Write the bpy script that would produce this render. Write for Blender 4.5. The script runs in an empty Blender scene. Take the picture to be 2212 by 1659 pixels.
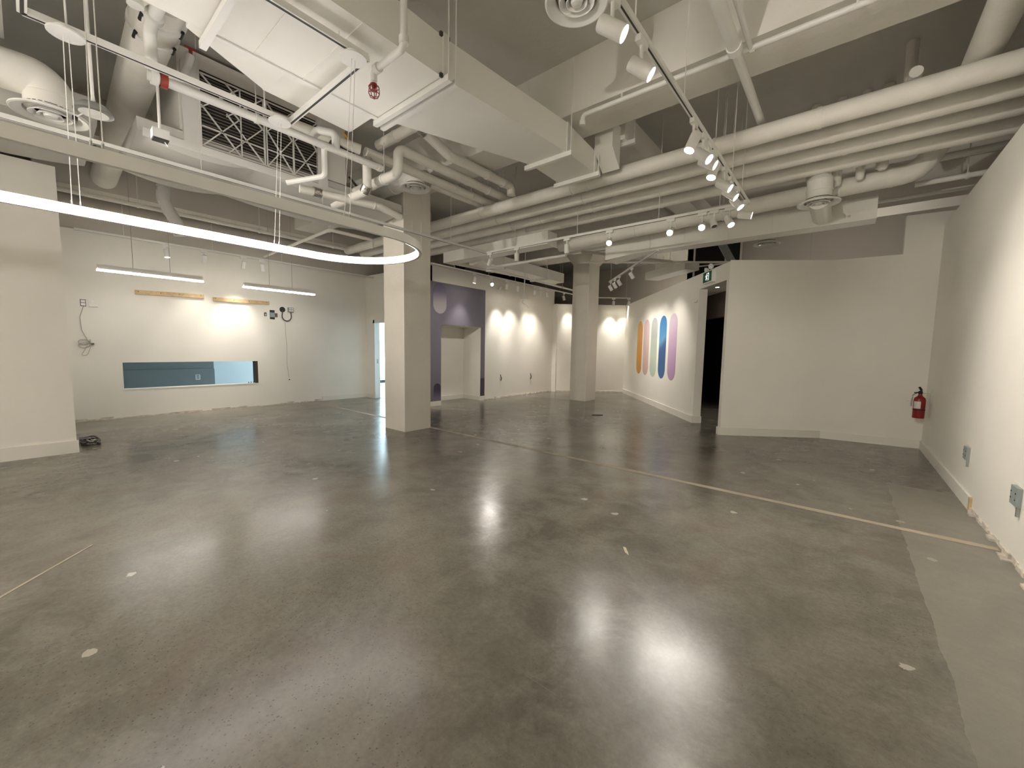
import bpy, bmesh, math, random
from mathutils import Vector, Matrix
random.seed(7)
scn = bpy.context.scene
COL = scn.collection
V = Vector

# ------------------------------------------------------------------ camera
YAW, PITCH, ROLL = math.radians(39.584), math.radians(5.018), math.radians(0.967)
fw = V((-math.sin(YAW)*math.cos(PITCH), math.cos(YAW)*math.cos(PITCH), -math.sin(PITCH)))
rt = V((math.cos(YAW), math.sin(YAW), 0)); up = rt.cross(fw)
rt, up = math.cos(ROLL)*rt + math.sin(ROLL)*up, -math.sin(ROLL)*rt + math.cos(ROLL)*up
cam = bpy.data.cameras.new('camera'); cam_o = bpy.data.objects.new('camera', cam); COL.objects.link(cam_o)
cam.sensor_width = 36; cam.lens = 36*863.5/2212; cam.clip_start = 0.02; cam.clip_end = 100
M = Matrix.Identity(4)
for i in range(3): M[i][0], M[i][1], M[i][2] = rt[i], up[i], -fw[i]
M.translation = V((0, 0, 1.45)); cam_o.matrix_world = M
scn.camera = cam_o

# ------------------------------------------------------------------ world, exposure
w = bpy.data.worlds.new('world'); scn.world = w; w.use_nodes = True
w.node_tree.nodes['Background'].inputs[0].default_value = (1, 0.95, 0.88, 1)
w.node_tree.nodes['Background'].inputs[1].default_value = 0.02
vs = scn.view_settings
vs.view_transform = 'Standard'; vs.look = 'None'; vs.gamma = 1; vs.use_curve_mapping = False
vs.exposure = 2.2
WARM = (1.0, 0.94, 0.85)
def area(name, loc, aim, sx, sy, energy, color):
    l = bpy.data.lights.new(name, 'AREA'); l.shape = 'RECTANGLE'; l.size = sx; l.size_y = sy; l.energy = energy; l.color = color
    o = bpy.data.objects.new(name, l); COL.objects.link(o); o.location = loc
    o.rotation_euler = (V(aim)-V(loc)).to_track_quat('-Z', 'Y').to_euler(); return o
# daylight entering the side room behind the left wall
area('side_room_daylight', (-13.0, 9.3, 1.8), (-13.0, 0, 1.3), 2.6, 2.2, 60, (0.68, 0.90, 1.0))

# ------------------------------------------------------------------ materials
def mat(name, rgb, rough=0.6, metal=0.0, noise=0.0, scale=8, bump=0.0, bscale=60, spec=0.5, emit=0.0):
    m = bpy.data.materials.new(name); m.use_nodes = True
    nt = m.node_tree; b = nt.nodes['Principled BSDF']
    b.inputs['Base Color'].default_value = (*rgb, 1); b.inputs['Roughness'].default_value = rough
    b.inputs['Metallic'].default_value = metal; b.inputs['Specular IOR Level'].default_value = spec
    if emit: b.inputs['Emission Color'].default_value = (*rgb, 1); b.inputs['Emission Strength'].default_value = emit
    tc = nt.nodes.new('ShaderNodeTexCoord')
    if noise:
        n = nt.nodes.new('ShaderNodeTexNoise'); n.inputs['Scale'].default_value = scale; n.inputs['Detail'].default_value = 5
        nt.links.new(tc.outputs['Object'], n.inputs['Vector'])
        r = nt.nodes.new('ShaderNodeValToRGB')
        r.color_ramp.elements[0].position = .3; r.color_ramp.elements[1].position = .7
        r.color_ramp.elements[0].color = (*[c*(1-noise) for c in rgb], 1); r.color_ramp.elements[1].color = (*[min(1, c*(1+noise*.5)) for c in rgb], 1)
        nt.links.new(n.outputs['Fac'], r.inputs[0]); nt.links.new(r.outputs[0], b.inputs['Base Color'])
    if bump:
        n = nt.nodes.new('ShaderNodeTexNoise'); n.inputs['Scale'].default_value = bscale; n.inputs['Detail'].default_value = 4
        nt.links.new(tc.outputs['Object'], n.inputs['Vector'])
        bp = nt.nodes.new('ShaderNodeBump'); bp.inputs['Strength'].default_value = bump; bp.inputs['Distance'].default_value = .01
        nt.links.new(n.outputs['Fac'], bp.inputs['Height']); nt.links.new(bp.outputs[0], b.inputs['Normal'])
    return m
MT = dict(
    wall=mat('white_wall_paint', (.84, .81, .74), .75, noise=.03, scale=1.5, bump=.06, bscale=90),
    base=mat('white_baseboard', (.80, .77, .70), .55, noise=.03, scale=3),
    beam=mat('brightened_beam', (.80, .77, .70), .8, noise=.06, scale=1.4, bump=.2, bscale=22),  # paler than the slab: floor bounce on the beams is put into the colour
    ceil=mat('dimmed_concrete', (.62, .60, .55), .85, noise=.09, scale=1.2, bump=.25, bscale=22),  # darker than the beams: the slab's dimmer light is put into the colour
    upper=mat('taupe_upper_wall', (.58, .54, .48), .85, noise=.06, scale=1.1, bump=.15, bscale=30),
    col=mat('column_concrete', (.78, .74, .66), .8, noise=.05, scale=2.5, bump=.3, bscale=30),
    white=mat('white_metal', (.82, .81, .77), .4, noise=.03, scale=4),
    duct=mat('painted_duct', (.86, .84, .78), .55, noise=.05, scale=1.5, bump=.05, bscale=14),
    pipe=mat('painted_pipe_jacket', (.84, .81, .74), .65, noise=.06, scale=5, bump=.15, bscale=45),
    wrap=mat('duct_wrap', (.66, .65, .61), .75, noise=.05, scale=2, bump=.2, bscale=10),
    dark=mat('unlit_void', (.012, .011, .010), .9), black=mat('black_plastic', (.015, .015, .016), .45, noise=.1),
    slot=mat('dark_slot', (.05, .045, .04), .6, noise=.1),
    louver=mat('louver_metal', (.36, .31, .26), .5, noise=.3, scale=9), lback=mat('louver_backing', (.03, .027, .023), .8),
    foil=mat('foil_tape', (.62, .61, .58), .22, metal=1, noise=.2, scale=25, bump=.8, bscale=55),
    steel=mat('galvanised_steel', (.42, .44, .42), .4, metal=.8, noise=.12, scale=12),
    box=mat('grey_box', (.30, .34, .33), .5, noise=.12, scale=12),
    red=mat('red_paint', (.26, .012, .014), .4, noise=.1), valve=mat('red_valve', (.35, .05, .03), .5, noise=.1),
    purple=mat('purple_paint', (.18, .165, .21), .5, noise=.06, scale=2),
    pdark=mat('dark_purple_paint', (.065, .055, .085), .5, noise=.06, scale=2),
    plil=mat('dusty_lilac_paint', (.24, .21, .32), .5, noise=.05, scale=2),
    wood=mat('pine', (.62, .45, .25), .6, noise=.22, scale=14, bump=.1),
    cable=mat('grey_cable', (.45, .43, .39), .5, noise=.1), cableb=mat('dark_cable', (.06, .05, .04), .5, noise=.1),
    green=mat('exit_green', (.005, .10, .035), .5, noise=.05), sign=mat('sign_white', (.85, .9, .88), .5, noise=.02, emit=.25),
    led=mat('led_strip', (1.0, .95, .92), .5, emit=5.0), lin=mat('linear_led', (1.0, .95, .88), .5, emit=9), lin3=mat('soft_fill_light', (1.0, .90, .78), .5, emit=3.2), lin2=mat('linear_fill_light', (1.0, .93, .82), .5, emit=26),
    lens=mat('lit_lens', (1.0, .95, .84), .5, emit=20), lensoff=mat('unlit_lens', (.10, .09, .08), .2, noise=.1),
    wlens=mat('frosted_lens', (.85, .85, .80), .35, noise=.03),
    bluew=mat('blue_grey_wall', (.30, .33, .34), .7, noise=.04, scale=2), bluel=mat('side_room_white', (.80, .84, .86), .7, noise=.03, scale=2),
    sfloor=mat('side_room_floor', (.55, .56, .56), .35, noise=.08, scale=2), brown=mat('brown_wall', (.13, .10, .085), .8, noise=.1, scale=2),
    curtain=mat('black_cloth', (.010, .010, .012), .9, noise=.2, scale=10), label=mat('paper_label', (.75, .70, .66), .6, noise=.2, scale=60),
    joint=mat('joint_filler', (.43, .365, .275), .6, noise=.15, scale=9, bump=.2), plaster=mat('torn_plaster', (.66, .60, .52), .9, noise=.3, scale=16, bump=.9, bscale=30),
    amber=mat('amber_wheel', (.55, .30, .05), .45, noise=.1), chip=mat('wood_chip', (.58, .50, .36), .7, noise=.2, scale=40),
)
def grad(name, z0, z1, stops, diag=0.0):
    """paint that runs through colours over the height of the wall it is painted on"""
    m = bpy.data.materials.new(name); m.use_nodes = True; nt = m.node_tree; b = nt.nodes['Principled BSDF']; b.inputs['Roughness'].default_value = .55
    tc = nt.nodes.new('ShaderNodeTexCoord'); sp = nt.nodes.new('ShaderNodeSeparateXYZ'); nt.links.new(tc.outputs['Object'], sp.inputs[0])
    src = sp.outputs['Z']
    if diag:
        ad = nt.nodes.new('ShaderNodeMath'); ad.operation = 'MULTIPLY_ADD'; ad.inputs[1].default_value = diag
        nt.links.new(sp.outputs['X'], ad.inputs[0]); nt.links.new(sp.outputs['Z'], ad.inputs[2]); src = ad.outputs[0]
    mr = nt.nodes.new('ShaderNodeMapRange'); mr.inputs['From Min'].default_value = z0; mr.inputs['From Max'].default_value = z1
    nt.links.new(src, mr.inputs[0])
    r = nt.nodes.new('ShaderNodeValToRGB'); nt.links.new(mr.outputs[0], r.inputs[0])
    while len(r.color_ramp.elements) < len(stops): r.color_ramp.elements.new(.5)
    for e, (p, c) in zip(r.color_ramp.elements, stops): e.position = p; e.color = (*c, 1)
    nt.links.new(r.outputs[0], b.inputs['Base Color']); return m

def floor_material():
    m = bpy.data.materials.new('polished_concrete'); m.use_nodes = True; nt = m.node_tree; b = nt.nodes['Principled BSDF']; L = nt.links
    tc = nt.nodes.new('ShaderNodeTexCoord')
    def noise(scale, detail=6, rough=.6, dist=0.0):
        n = nt.nodes.new('ShaderNodeTexNoise'); n.inputs['Scale'].default_value = scale; n.inputs['Detail'].default_value = detail
        n.inputs['Roughness'].default_value = rough; n.inputs['Distortion'].default_value = dist; L.new(tc.outputs['Object'], n.inputs['Vector']); return n.outputs['Fac']
    def ramp(src, *st):
        r = nt.nodes.new('ShaderNodeValToRGB'); L.new(src, r.inputs[0])
        while len(r.color_ramp.elements) < len(st): r.color_ramp.elements.new(.5)
        for e, (p, c) in zip(r.color_ramp.elements, st): e.position = p; e.color = (*c, 1) if isinstance(c, tuple) else (c, c, c, 1)
        return r.outputs[0]
    def mix(fac, a, c, mode='MIX'):
        n = nt.nodes.new('ShaderNodeMix'); n.data_type = 'RGBA'; n.blend_type = mode
        for sock, val in ((n.inputs[0], fac), (n.inputs[6], a), (n.inputs[7], c)):
            if hasattr(val, 'links'): L.new(val, sock)
            elif isinstance(val, tuple): sock.default_value = (*val, 1)
            else: sock.default_value = val
        return n.outputs[2]
    def math_(op, a, c=0.0):
        n = nt.nodes.new('ShaderNodeMath'); n.operation = op
        for sock, val in ((n.inputs[0], a), (n.inputs[1], c)):
            if hasattr(val, 'links'): L.new(val, sock)
            else: sock.default_value = val
        return n.outputs[0]
    def voro(scale, feature='F1'):
        n = nt.nodes.new('ShaderNodeTexVoronoi'); n.inputs['Scale'].default_value = scale; n.feature = feature; L.new(tc.outputs['Object'], n.inputs['Vector']); return n
    base = ramp(noise(.55, 7, .62, .6), (.34, (.094, .085, .066)), (.50, (.150, .137, .110)), (.66, (.225, .207, .168)))
    base = mix(ramp(noise(3.2, 8, .7, .4), (.42, 0.0), (.64, .55)), base, (.25, .23, .19))
    base = mix(ramp(noise(1.1, 6, .6, 1.0), (.52, 0.0), (.68, .34)), base, (.185, .135, .105))
    base = mix(.38, base, ramp(noise(38, 4, .75), (.35, .35), (.65, .62)), 'OVERLAY')
    # exposed aggregate in worn patches
    vo = voro(62); spk = ramp(vo.outputs['Distance'], (.16, 1.0), (.26, 0.0))
    wh = nt.nodes.new('ShaderNodeTexWhiteNoise'); L.new(vo.outputs['Color'], wh.inputs['Vector']); keep = math_('GREATER_THAN', wh.outputs['Value'], .55)
    patch = ramp(noise(.42, 4, .6, .3), (.46, .06), (.62, .8))
    base = mix(math_('MULTIPLY', math_('MULTIPLY', spk, keep), patch), base, (.075, .066, .052))
    # pale paint drips
    vd = voro(2.3); wd = nt.nodes.new('ShaderNodeTexWhiteNoise'); L.new(vd.outputs['Color'], wd.inputs['Vector'])
    dd = math_('ADD', vd.outputs['Distance'], math_('MULTIPLY', noise(26, 3), .12))
    drip = math_('MULTIPLY', math_('LESS_THAN', dd, .125), math_('GREATER_THAN', wd.outputs['Value'], .35))
    base = mix(math_('MULTIPLY', drip, .75), base, (.50, .46, .39))
    # fine scratches
    mp = nt.nodes.new('ShaderNodeMapping'); mp.inputs['Rotation'].default_value = (0, 0, .75); mp.inputs['Scale'].default_value = (1.0, 26, 1); L.new(tc.outputs['Object'], mp.inputs[0])
    ns = nt.nodes.new('ShaderNodeTexNoise'); ns.inputs['Scale'].default_value = 2.2; ns.inputs['Detail'].default_value = 5; L.new(mp.outputs[0], ns.inputs['Vector'])
    base = mix(ramp(ns.outputs['Fac'], (.68, 0.0), (.80, .20)), base, (.36, .335, .28))
    # strip along the right wall where a fitted unit once stood: never polished, paler
    sp = nt.nodes.new('ShaderNodeSeparateXYZ'); L.new(tc.outputs['Object'], sp.inputs[0])
    xx = math_('ADD', sp.outputs['X'], math_('MULTIPLY', noise(2.5, 3), .06))
    strip = math_('MULTIPLY', math_('GREATER_THAN', xx, .50), math_('LESS_THAN', sp.outputs['Y'], 6.15))
    base = mix(math_('MULTIPLY', strip, .38), base, (.31, .29, .245))
    # unpolished pale band in front of the left back wall
    xb = math_('ADD', sp.outputs['X'], math_('MULTIPLY', noise(1.2, 5), .9))
    band = math_('LESS_THAN', xb, -8.75)
    base = mix(math_('MULTIPLY', math_('MULTIPLY', band, ramp(noise(2.0, 6), (.35, .2), (.65, 1.0))), .45), base, (.40, .37, .31))
    L.new(base, b.inputs['Base Color'])
    rg = nt.nodes.new('ShaderNodeMapRange'); rg.inputs['To Min'].default_value = .12; rg.inputs['To Max'].default_value = .34; L.new(noise(1.6, 6, .6), rg.inputs[0])
    rr = math_('ADD', rg.outputs[0], math_('MULTIPLY', strip, .16)); rr = math_('ADD', rr, math_('MULTIPLY', band, .12)); L.new(rr, b.inputs['Roughness'])
    b.inputs['Specular IOR Level'].default_value = .55
    bp = nt.nodes.new('ShaderNodeBump'); bp.inputs['Strength'].default_value = .06; bp.inputs['Distance'].default_value = .004; L.new(noise(70, 5, .7), bp.inputs['Height']); L.new(bp.outputs[0], b.inputs['Normal'])
    return m
MT['floor'] = floor_material()

# ------------------------------------------------------------------ mesh helpers
class MB:
    def __init__(s): s.v = []; s.f = []
    def add(s, vs_, fs):
        n = len(s.v); s.v += [V(p) for p in vs_]; s.f += [tuple(i+n for i in f) for f in fs]; return s
    def box(s, a, b):
        x0, y0, z0 = a; x1, y1, z1 = b
        return s.add([(x0,y0,z0),(x1,y0,z0),(x1,y1,z0),(x0,y1,z0),(x0,y0,z1),(x1,y0,z1),(x1,y1,z1),(x0,y1,z1)],
                     [(0,3,2,1),(4,5,6,7),(0,1,5,4),(1,2,6,5),(2,3,7,6),(3,0,4,7)])
    def bar(s, p, q, w_, h, upv=(0,0,1)):
        """box between two points, w_ wide and h tall"""
        p, q = V(p), V(q); d = (q-p).normalized(); u = V(upv); sd = d.cross(u)
        if sd.length < 1e-4: sd = d.cross(V((1,0,0)))
        sd.normalize(); u = sd.cross(d)
        A = sd*w_/2; B = u*h/2
        return s.add([p-A-B,p+A-B,p+A+B,p-A+B,q-A-B,q+A-B,q+A+B,q-A+B], [(0,1,2,3),(7,6,5,4),(0,4,5,1),(1,5,6,2),(2,6,7,3),(3,7,4,0)])
    def tube(s, pts, r, seg=14, fillet=0.0, caps=True, closed=False):
        pts = [V(p) for p in pts]
        if fillet:
            out = [pts[0]]
            for a, b, c in zip(pts, pts[1:], pts[2:]):
                d1 = (a-b).normalized(); d2 = (c-b).normalized(); ang = d1.angle(d2)
                if ang > 3.05: out.append(b); continue
                t = min(fillet/math.tan(ang/2), (a-b).length*.49, (c-b).length*.49); R = t*math.tan(ang/2)
                cen = b+(d1+d2).normalized()*(R/math.sin(ang/2)); s0 = b+d1*t-cen; s1 = b+d2*t-cen
                tot = s0.angle(s1); ax = s0.cross(s1).normalized(); n = max(3, int(tot/.22))
                for k in range(n+1): out.append(cen+Matrix.Rotation(tot*k/n, 3, ax) @ s0)
            out.append(pts[-1]); pts = out
        n0 = len(s.v); N = len(pts); prev = None
        for i, p in enumerate(pts):
            if closed: t = (pts[(i+1) % N]-pts[i-1])
            else: t = pts[min(i+1, N-1)]-pts[max(i-1, 0)]
            t.normalize()
            if prev is None:
                u = t.cross(V((0,0,1)));
                if u.length < .01: u = t.cross(V((1,0,0)))
            else: u = prev-t*prev.dot(t)
            u.normalize(); prev = u; w_ = t.cross(u)
            s.v += [p+(u*math.cos(2*math.pi*k/seg)+w_*math.sin(2*math.pi*k/seg))*r for k in range(seg)]
        for i in range(N if closed else N-1):
            j = (i+1) % N
            for k in range(seg):
                k2 = (k+1) % seg; s.f.append((n0+i*seg+k, n0+i*seg+k2, n0+j*seg+k2, n0+j*seg+k))
        if caps and not closed: s.f.append(tuple(n0+k for k in reversed(range(seg)))); s.f.append(tuple(n0+(N-1)*seg+k for k in range(seg)))
        return s
    def lathe(s, prof, c, axis=(0,0,1), seg=24):
        """profile of (radius, distance along axis)"""
        ax = V(axis).normalized(); u = ax.cross(V((0,0,1)))
        if u.length < .01: u = V((1,0,0))
        u.normalize(); w_ = ax.cross(u); n0 = len(s.v); c = V(c)
        for r, h in prof: s.v += [c+ax*h+(u*math.cos(2*math.pi*k/seg)+w_*math.sin(2*math.pi*k/seg))*max(r, 1e-4) for k in range(seg)]
        for i in range(len(prof)-1):
            for k in range(seg):
                k2 = (k+1) % seg; s.f.append((n0+i*seg+k, n0+i*seg+k2, n0+(i+1)*seg+k2, n0+(i+1)*seg+k))
        if prof[0][0] > 1e-3: s.f.append(tuple(n0+k for k in reversed(range(seg))))
        if prof[-1][0] > 1e-3: s.f.append(tuple(n0+(len(prof)-1)*seg+k for k in range(seg)))
        return s
    def prism(s, poly, z0, z1):
        n = len(poly)
        return s.add([(x, y, z0) for x, y in poly]+[(x, y, z1) for x, y in poly],
                     [tuple(reversed(range(n))), tuple(range(n, 2*n))]+[(i, (i+1) % n, n+(i+1) % n, n+i) for i in range(n)])
    def sheet(s, poly, nrm, th):
        """flat polygon of 3d points thickened along nrm"""
        n = len(poly); nr = V(nrm).normalized()*th; P = [V(p) for p in poly]
        return s.add(P+[p+nr for p in P], [tuple(reversed(range(n))), tuple(range(n, 2*n))]+[(i, (i+1) % n, n+(i+1) % n, n+i) for i in range(n)])
    def build(s, name, m, parent=None, local=False, origin=None):
        off = V((0,0,0))
        if parent is not None and not local:
            p = parent
            while p is not None: off += p.location; p = p.parent
        elif parent is None:
            if origin is not None: off = V(origin)
            else:
                xs = [v.x for v in s.v]; ys = [v.y for v in s.v]; off = V(((min(xs)+max(xs))/2, (min(ys)+max(ys))/2, min(v.z for v in s.v)))
        me = bpy.data.meshes.new(name); me.from_pydata([v-off for v in s.v], [], s.f)
        bm = bmesh.new(); bm.from_mesh(me); bmesh.ops.recalc_face_normals(bm, faces=bm.faces)
        for e in bm.edges:
            e.smooth = not (len(e.link_faces) == 2 and e.calc_face_angle(0) > .6)
        for f in bm.faces: f.smooth = True
        bm.to_mesh(me); bm.free(); me.materials.append(MT[m] if isinstance(m, str) else m)
        o = bpy.data.objects.new(name, me); COL.objects.link(o)
        if parent is not None: o.parent = parent
        else: o.location = off
        return o
def tag(o, label=None, cat=None, group=None, kind=None):
    if label: o['label'] = label
    if cat: o['category'] = cat
    if group: o['group'] = group
    if kind: o['kind'] = kind
    return o
def thing(name, label, cat, loc, group=None):
    o = bpy.data.objects.new(name, None); COL.objects.link(o); o.location = loc; o.empty_display_size = .1
    return tag(o, label, cat, group)
def struct(name, mb, m, label=None): return tag(mb.build(name, m, origin=(0,0,0)), label, None, None, 'structure')
def B(*ab):
    mb = MB()
    for a, b in ab: mb.box(a, b)
    return mb
def wall_seg(p, q, z0, z1, th):
    """vertical slab from p to q, thickness th to the left of p->q"""
    p, q = V((*p, 0)), V((*q, 0)); d = (q-p).normalized(); n = V((-d.y, d.x, 0))*th
    return [(v.x, v.y) for v in (p, q, q+n, p+n)], z0, z1

SLAB = 4.7
# ------------------------------------------------------------------ structure
floor = struct('floor', B(((-15, -5, -.12), (3.5, 16, 0))), 'floor', 'polished grey concrete floor with worn patches')
j = MB()
ys = []
for k in range(46):
    x = -10.5+11.5*k/45; ys.append((x, random.uniform(-.006, .006)))
j.v = [V((x, 4.558+e, .0015)) for x, e in ys]+[V((x, 4.636-e*1.3+random.uniform(-.004, .004), .0015)) for x, e in ys]
n = len(ys); j.f = [(i, i+1, n+i+1, n+i) for i in range(n-1)]
joint = j.build('joint_filler', 'joint', floor); tag(joint, 'beige filled joint line across the floor')
MB().sheet([(-3.395, -.352, .0012), (-3.38, -.335, .0012), (-4.05, .22, .0012), (-4.06, .21, .0012)], (0,0,1), .0006).build('joint_filler', 'joint', floor)
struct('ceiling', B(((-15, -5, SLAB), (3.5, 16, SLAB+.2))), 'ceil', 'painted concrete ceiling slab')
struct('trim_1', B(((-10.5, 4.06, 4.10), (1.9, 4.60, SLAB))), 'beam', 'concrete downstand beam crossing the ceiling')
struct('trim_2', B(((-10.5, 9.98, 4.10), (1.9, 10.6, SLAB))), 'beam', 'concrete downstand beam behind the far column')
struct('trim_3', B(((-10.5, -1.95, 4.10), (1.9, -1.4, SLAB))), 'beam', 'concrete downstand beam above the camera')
XL = -10.55
# left near wall (projects into the room)
struct('wall_left', B(((-7.86, -5, 0), (-7.68, .34, 3.6)), ((XL, .2, 0), (-7.86, .34, 3.6))), 'wall', 'white wall projecting at the left')
struct('baseboard_left', B(((-7.68, -5, 0), (-7.655, .355, .16))), 'base')
# left back wall with the long slot opening
y0, y1, z0, z1 = 1.13, 3.41, .545, 1.067
struct('wall_back_left', B(((XL-.16, .2, 0), (XL, y0, 3.42)), ((XL-.16, y1, 0), (XL, 6.3, 3.42)), ((XL-.16, y0, 0), (XL, y1, z0)), ((XL-.16, y0, z1), (XL, y1, 3.42))), 'wall', 'white wall with a long low slot cut into it')
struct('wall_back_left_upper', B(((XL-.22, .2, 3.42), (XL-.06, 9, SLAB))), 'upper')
sl = MB()
for (a, b) in (((XL-.165, y0-.02, z0-.012), (XL+.006, y1+.02, z0+.012)),): sl.box(a, b)
struct('trim_4', sl, 'base', 'rough cut sill of the slot opening')
struct('trim_5', B(((XL-.165, y1-.05, z0), (XL+.004, y1, z1))), 'slot', 'dark cut end of the slot opening')
bb = struct('baseboard_back_left', B(((XL, 4.9, 0), (XL+.02, 6.19, .12))), 'base')
# torn wall foot with scorched gap
tw = MB()
for k in range(26):
    a = .45+k*.17; tw.box((XL-.01, a, 0), (XL+random.uniform(.004, .018), a+.172, random.uniform(.012, .055)))
struct('trim_6', tw, 'plaster', 'torn wall foot where the baseboard was removed')
# door wall between left bay and purple wall
DW = 6.19
dx0, dx1, dz = -10.13, -9.2, 2.13
struct('wall_door_left', B(((XL-.16, DW, 0), (dx0, DW+.13, 3.42)), ((dx1, DW, 0), (-7.78, DW+.13, 3.42)), ((dx0, DW, dz), (dx1, DW+.13, 3.42))), 'wall')
fr = B(((dx0-.05, DW-.015, 0), (dx0+.03, DW+.145, dz+.05)), ((dx1-.03, DW-.015, 0), (dx1+.05, DW+.145, dz+.05)), ((dx0-.05, DW-.015, dz-.03), (dx1+.05, DW+.145, dz+.05)))
d1 = struct('door_1', fr, 'white', 'white door frame with an open doorway to the blue side room')
MB().box((dx0+.031, DW+.05, .98), (dx0+.036, DW+.085, 1.10)).build('strike_plate', 'steel', d1)
struct('baseboard_door_left', B(((XL, DW-.02, 0), (dx0-.05, DW, .12))), 'base')
# side room
struct('wall_side_room_grey', B(((-12.6, -2, 0), (-12.45, 3.02, 2.9))), 'bluew', 'blue-grey wall seen through the slot opening')
struct('trim_7', B(((-12.45, -2, 0), (-12.40, 3.02, .82))), 'bluew')
struct('wall_side_room_bright', B(((-14.4, -2, 0), (-14.25, 9.8, 2.9)), ((-14.4, 9.65, 0), (-8.7, 9.8, 2.9)), ((-14.4, -2, 0), (XL, -1.85, 2.9))), 'bluel', 'bright daylit wall of the side room')
struct('wall_side_room_inner', B(((-8.80, 6.45, 0), (-8.70, 9.8, 2.9))), 'bluel')
struct('ceiling_side_room', B(((-14.4, -2, 2.9), (XL-.16, 9.8, 3.0)), ((XL-.16, DW+.13, 2.9), (-8.70, 9.8, 3.0))), 'bluel')
struct('floor_side_room', B(((-14.4, -2, .002), (XL-.16, 9.8, .006)), ((XL-.16, DW+.13, .002), (-8.70, 9.8, .006))), 'sfloor')
struct('baseboard_side_room', B(((-14.25, 3, 0), (-14.23, 9.65, .11)), ((-14.25, 9.63, 0), (-8.80, 9.65, .11))), 'slot')
so = thing('wall_outlet', 'small outlet on the blue-grey wall seen through the slot', 'outlet', (-12.40, 3.0, .6))
MB().box((-12.402, 2.62, .55), (-12.392, 2.72, .68)).build('plate', 'bluel', so)
for z in (.58, .63): MB().box((-12.392, 2.645, z), (-12.386, 2.695, z+.03)).build('receptacle', 'bluew', so)
ak = thing('wall_anchors', 'three small dark screws standing on the slot sill at its right end', 'screws', (XL-.03, 3.28, z0+.012))
for y_ in (3.22, 3.27, 3.32): MB().tube([(XL-.03, y_, z0+.01), (XL-.03, y_, z0+.045)], .008, 8).build('screw', 'slot', ak)
# back wall with purple feature panel and niche
XB = -7.78; HB = 3.42
ny0, ny1, nz = 6.585, 8.015, 2.03
struct('wall_back', B(((XB-.14, DW, 0), (XB, ny0, HB)), ((XB-.14, ny1, 0), (XB, 11.62, HB)), ((XB-.14, ny0, nz), (XB, ny1, HB))), 'wall', 'white wall behind the first column')
struct('wall_niche', B(((-8.62, ny0-.1, 0), (-8.48, ny1+.1, nz+.1)), ((-8.48, ny0-.1, 0), (XB-.14, ny0, nz+.1)), ((-8.48, ny1, 0), (XB-.14, ny1+.1, nz+.1)), ((-8.48, ny0, nz), (XB-.14, ny1, nz+.1))), 'wall', 'white recess in the purple wall')
struct('baseboard_niche', B(((-8.48, ny0, 0), (-8.455, ny1, .12)), ((-8.48, ny1-.02, 0), (XB, ny1, .12))), 'base')
PX = XB+.018
pp = struct('wall_purple', B(((XB, DW+.001, .12), (PX, ny0, 3.05)), ((XB, ny0, nz), (PX, 8.17, 3.05)), ((XB, ny1, .62), (PX, 8.17, nz))), 'purple', 'purple painted panel around the niche')
MB().box((XB, ny1, .12), (PX, 8.17, .62)).build('lower_band', 'pdark', pp)
struct('baseboard_back', B(((XB, DW+.001, 0), (PX+.012, ny0, .12)), ((XB, ny1, 0), (PX+.012, 8.17, .12))), 'base')
struct('trim_8', B(((XB-.15, DW, HB), (XB+.02, 11.62, HB+.03))), 'base')
# pier and far wall
struct('wall_pier', B(((-8.3, 11.55, 0), (-7.62, 11.75, 3.0))), 'wall', 'short white pier at the far end of the back wall')
FA, FB = (-7.62, 11.62), (-5.85, 13.13)
struct('wall_far', MB().prism(*wall_seg(FA, (FB[0]+.08, FB[1]+.07), 0, 3.0, .14)), 'wall', 'white far wall behind the second column')
tw = MB()
for k in range(34):
    t = k/34; a = V((XB+.001, 8.2+3.3*t, 0)); tw.box((XB-.01, a.y, 0), (XB+random.uniform(.006, .03), a.y+.1, random.uniform(.012, .05)))
for k in range(22):
    t = k/22; p = V((*FA, 0)).lerp(V((*FB, 0)), t); q = V((*FA, 0)).lerp(V((*FB, 0)), t+.047); tw.bar((p.x, p.y, .02), (q.x, q.y, .02), random.uniform(.02, .06), random.uniform(.03, .06))
struct('trim_9', tw, 'plaster', 'crumbling plaster foot along the far walls')
# mural wall with doorway
G = V((-1.60, 7.72, 0)); md = V((-.61776, .78637, 0)); mn = V((.78637, .61776, 0))      # along wall, into wall (away from room)
def mw(t, z, o=0.0): p = G+md*t-mn*o; return (p.x, p.y, z)
def mbox(t0, t1, za, zb, o0, o1):
    P = []
    for z in (za, zb):
        for t, o in ((t0, o0), (t1, o0), (t1, o1), (t0, o1)): P.append(mw(t, z, o))
    return MB().add(P, [(0,1,2,3),(4,7,6,5),(0,4,5,1),(1,5,6,2),(2,6,7,3),(3,7,4,0)])
wm = mbox(1.15, 6.96, 0, 3.0, 0, -.16); m2 = mbox(0, .09, 0, 3.0, 0, -.16); m3 = mbox(.09, 1.15, 2.70, 3.0, 0, -.16)
wm.add(m2.v, m2.f); wm.add(m3.v, m3.f)
struct('wall_mural', wm, 'wall', 'white angled wall with five painted capsules')
bm_ = mbox(1.15, 6.90, 0, .14, .02, 0); b2 = mbox(1.13, 1.15, 0, .14, .02, -.17); bm_.add(b2.v, b2.f)
struct('baseboard_mural', bm_, 'base')
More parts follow.
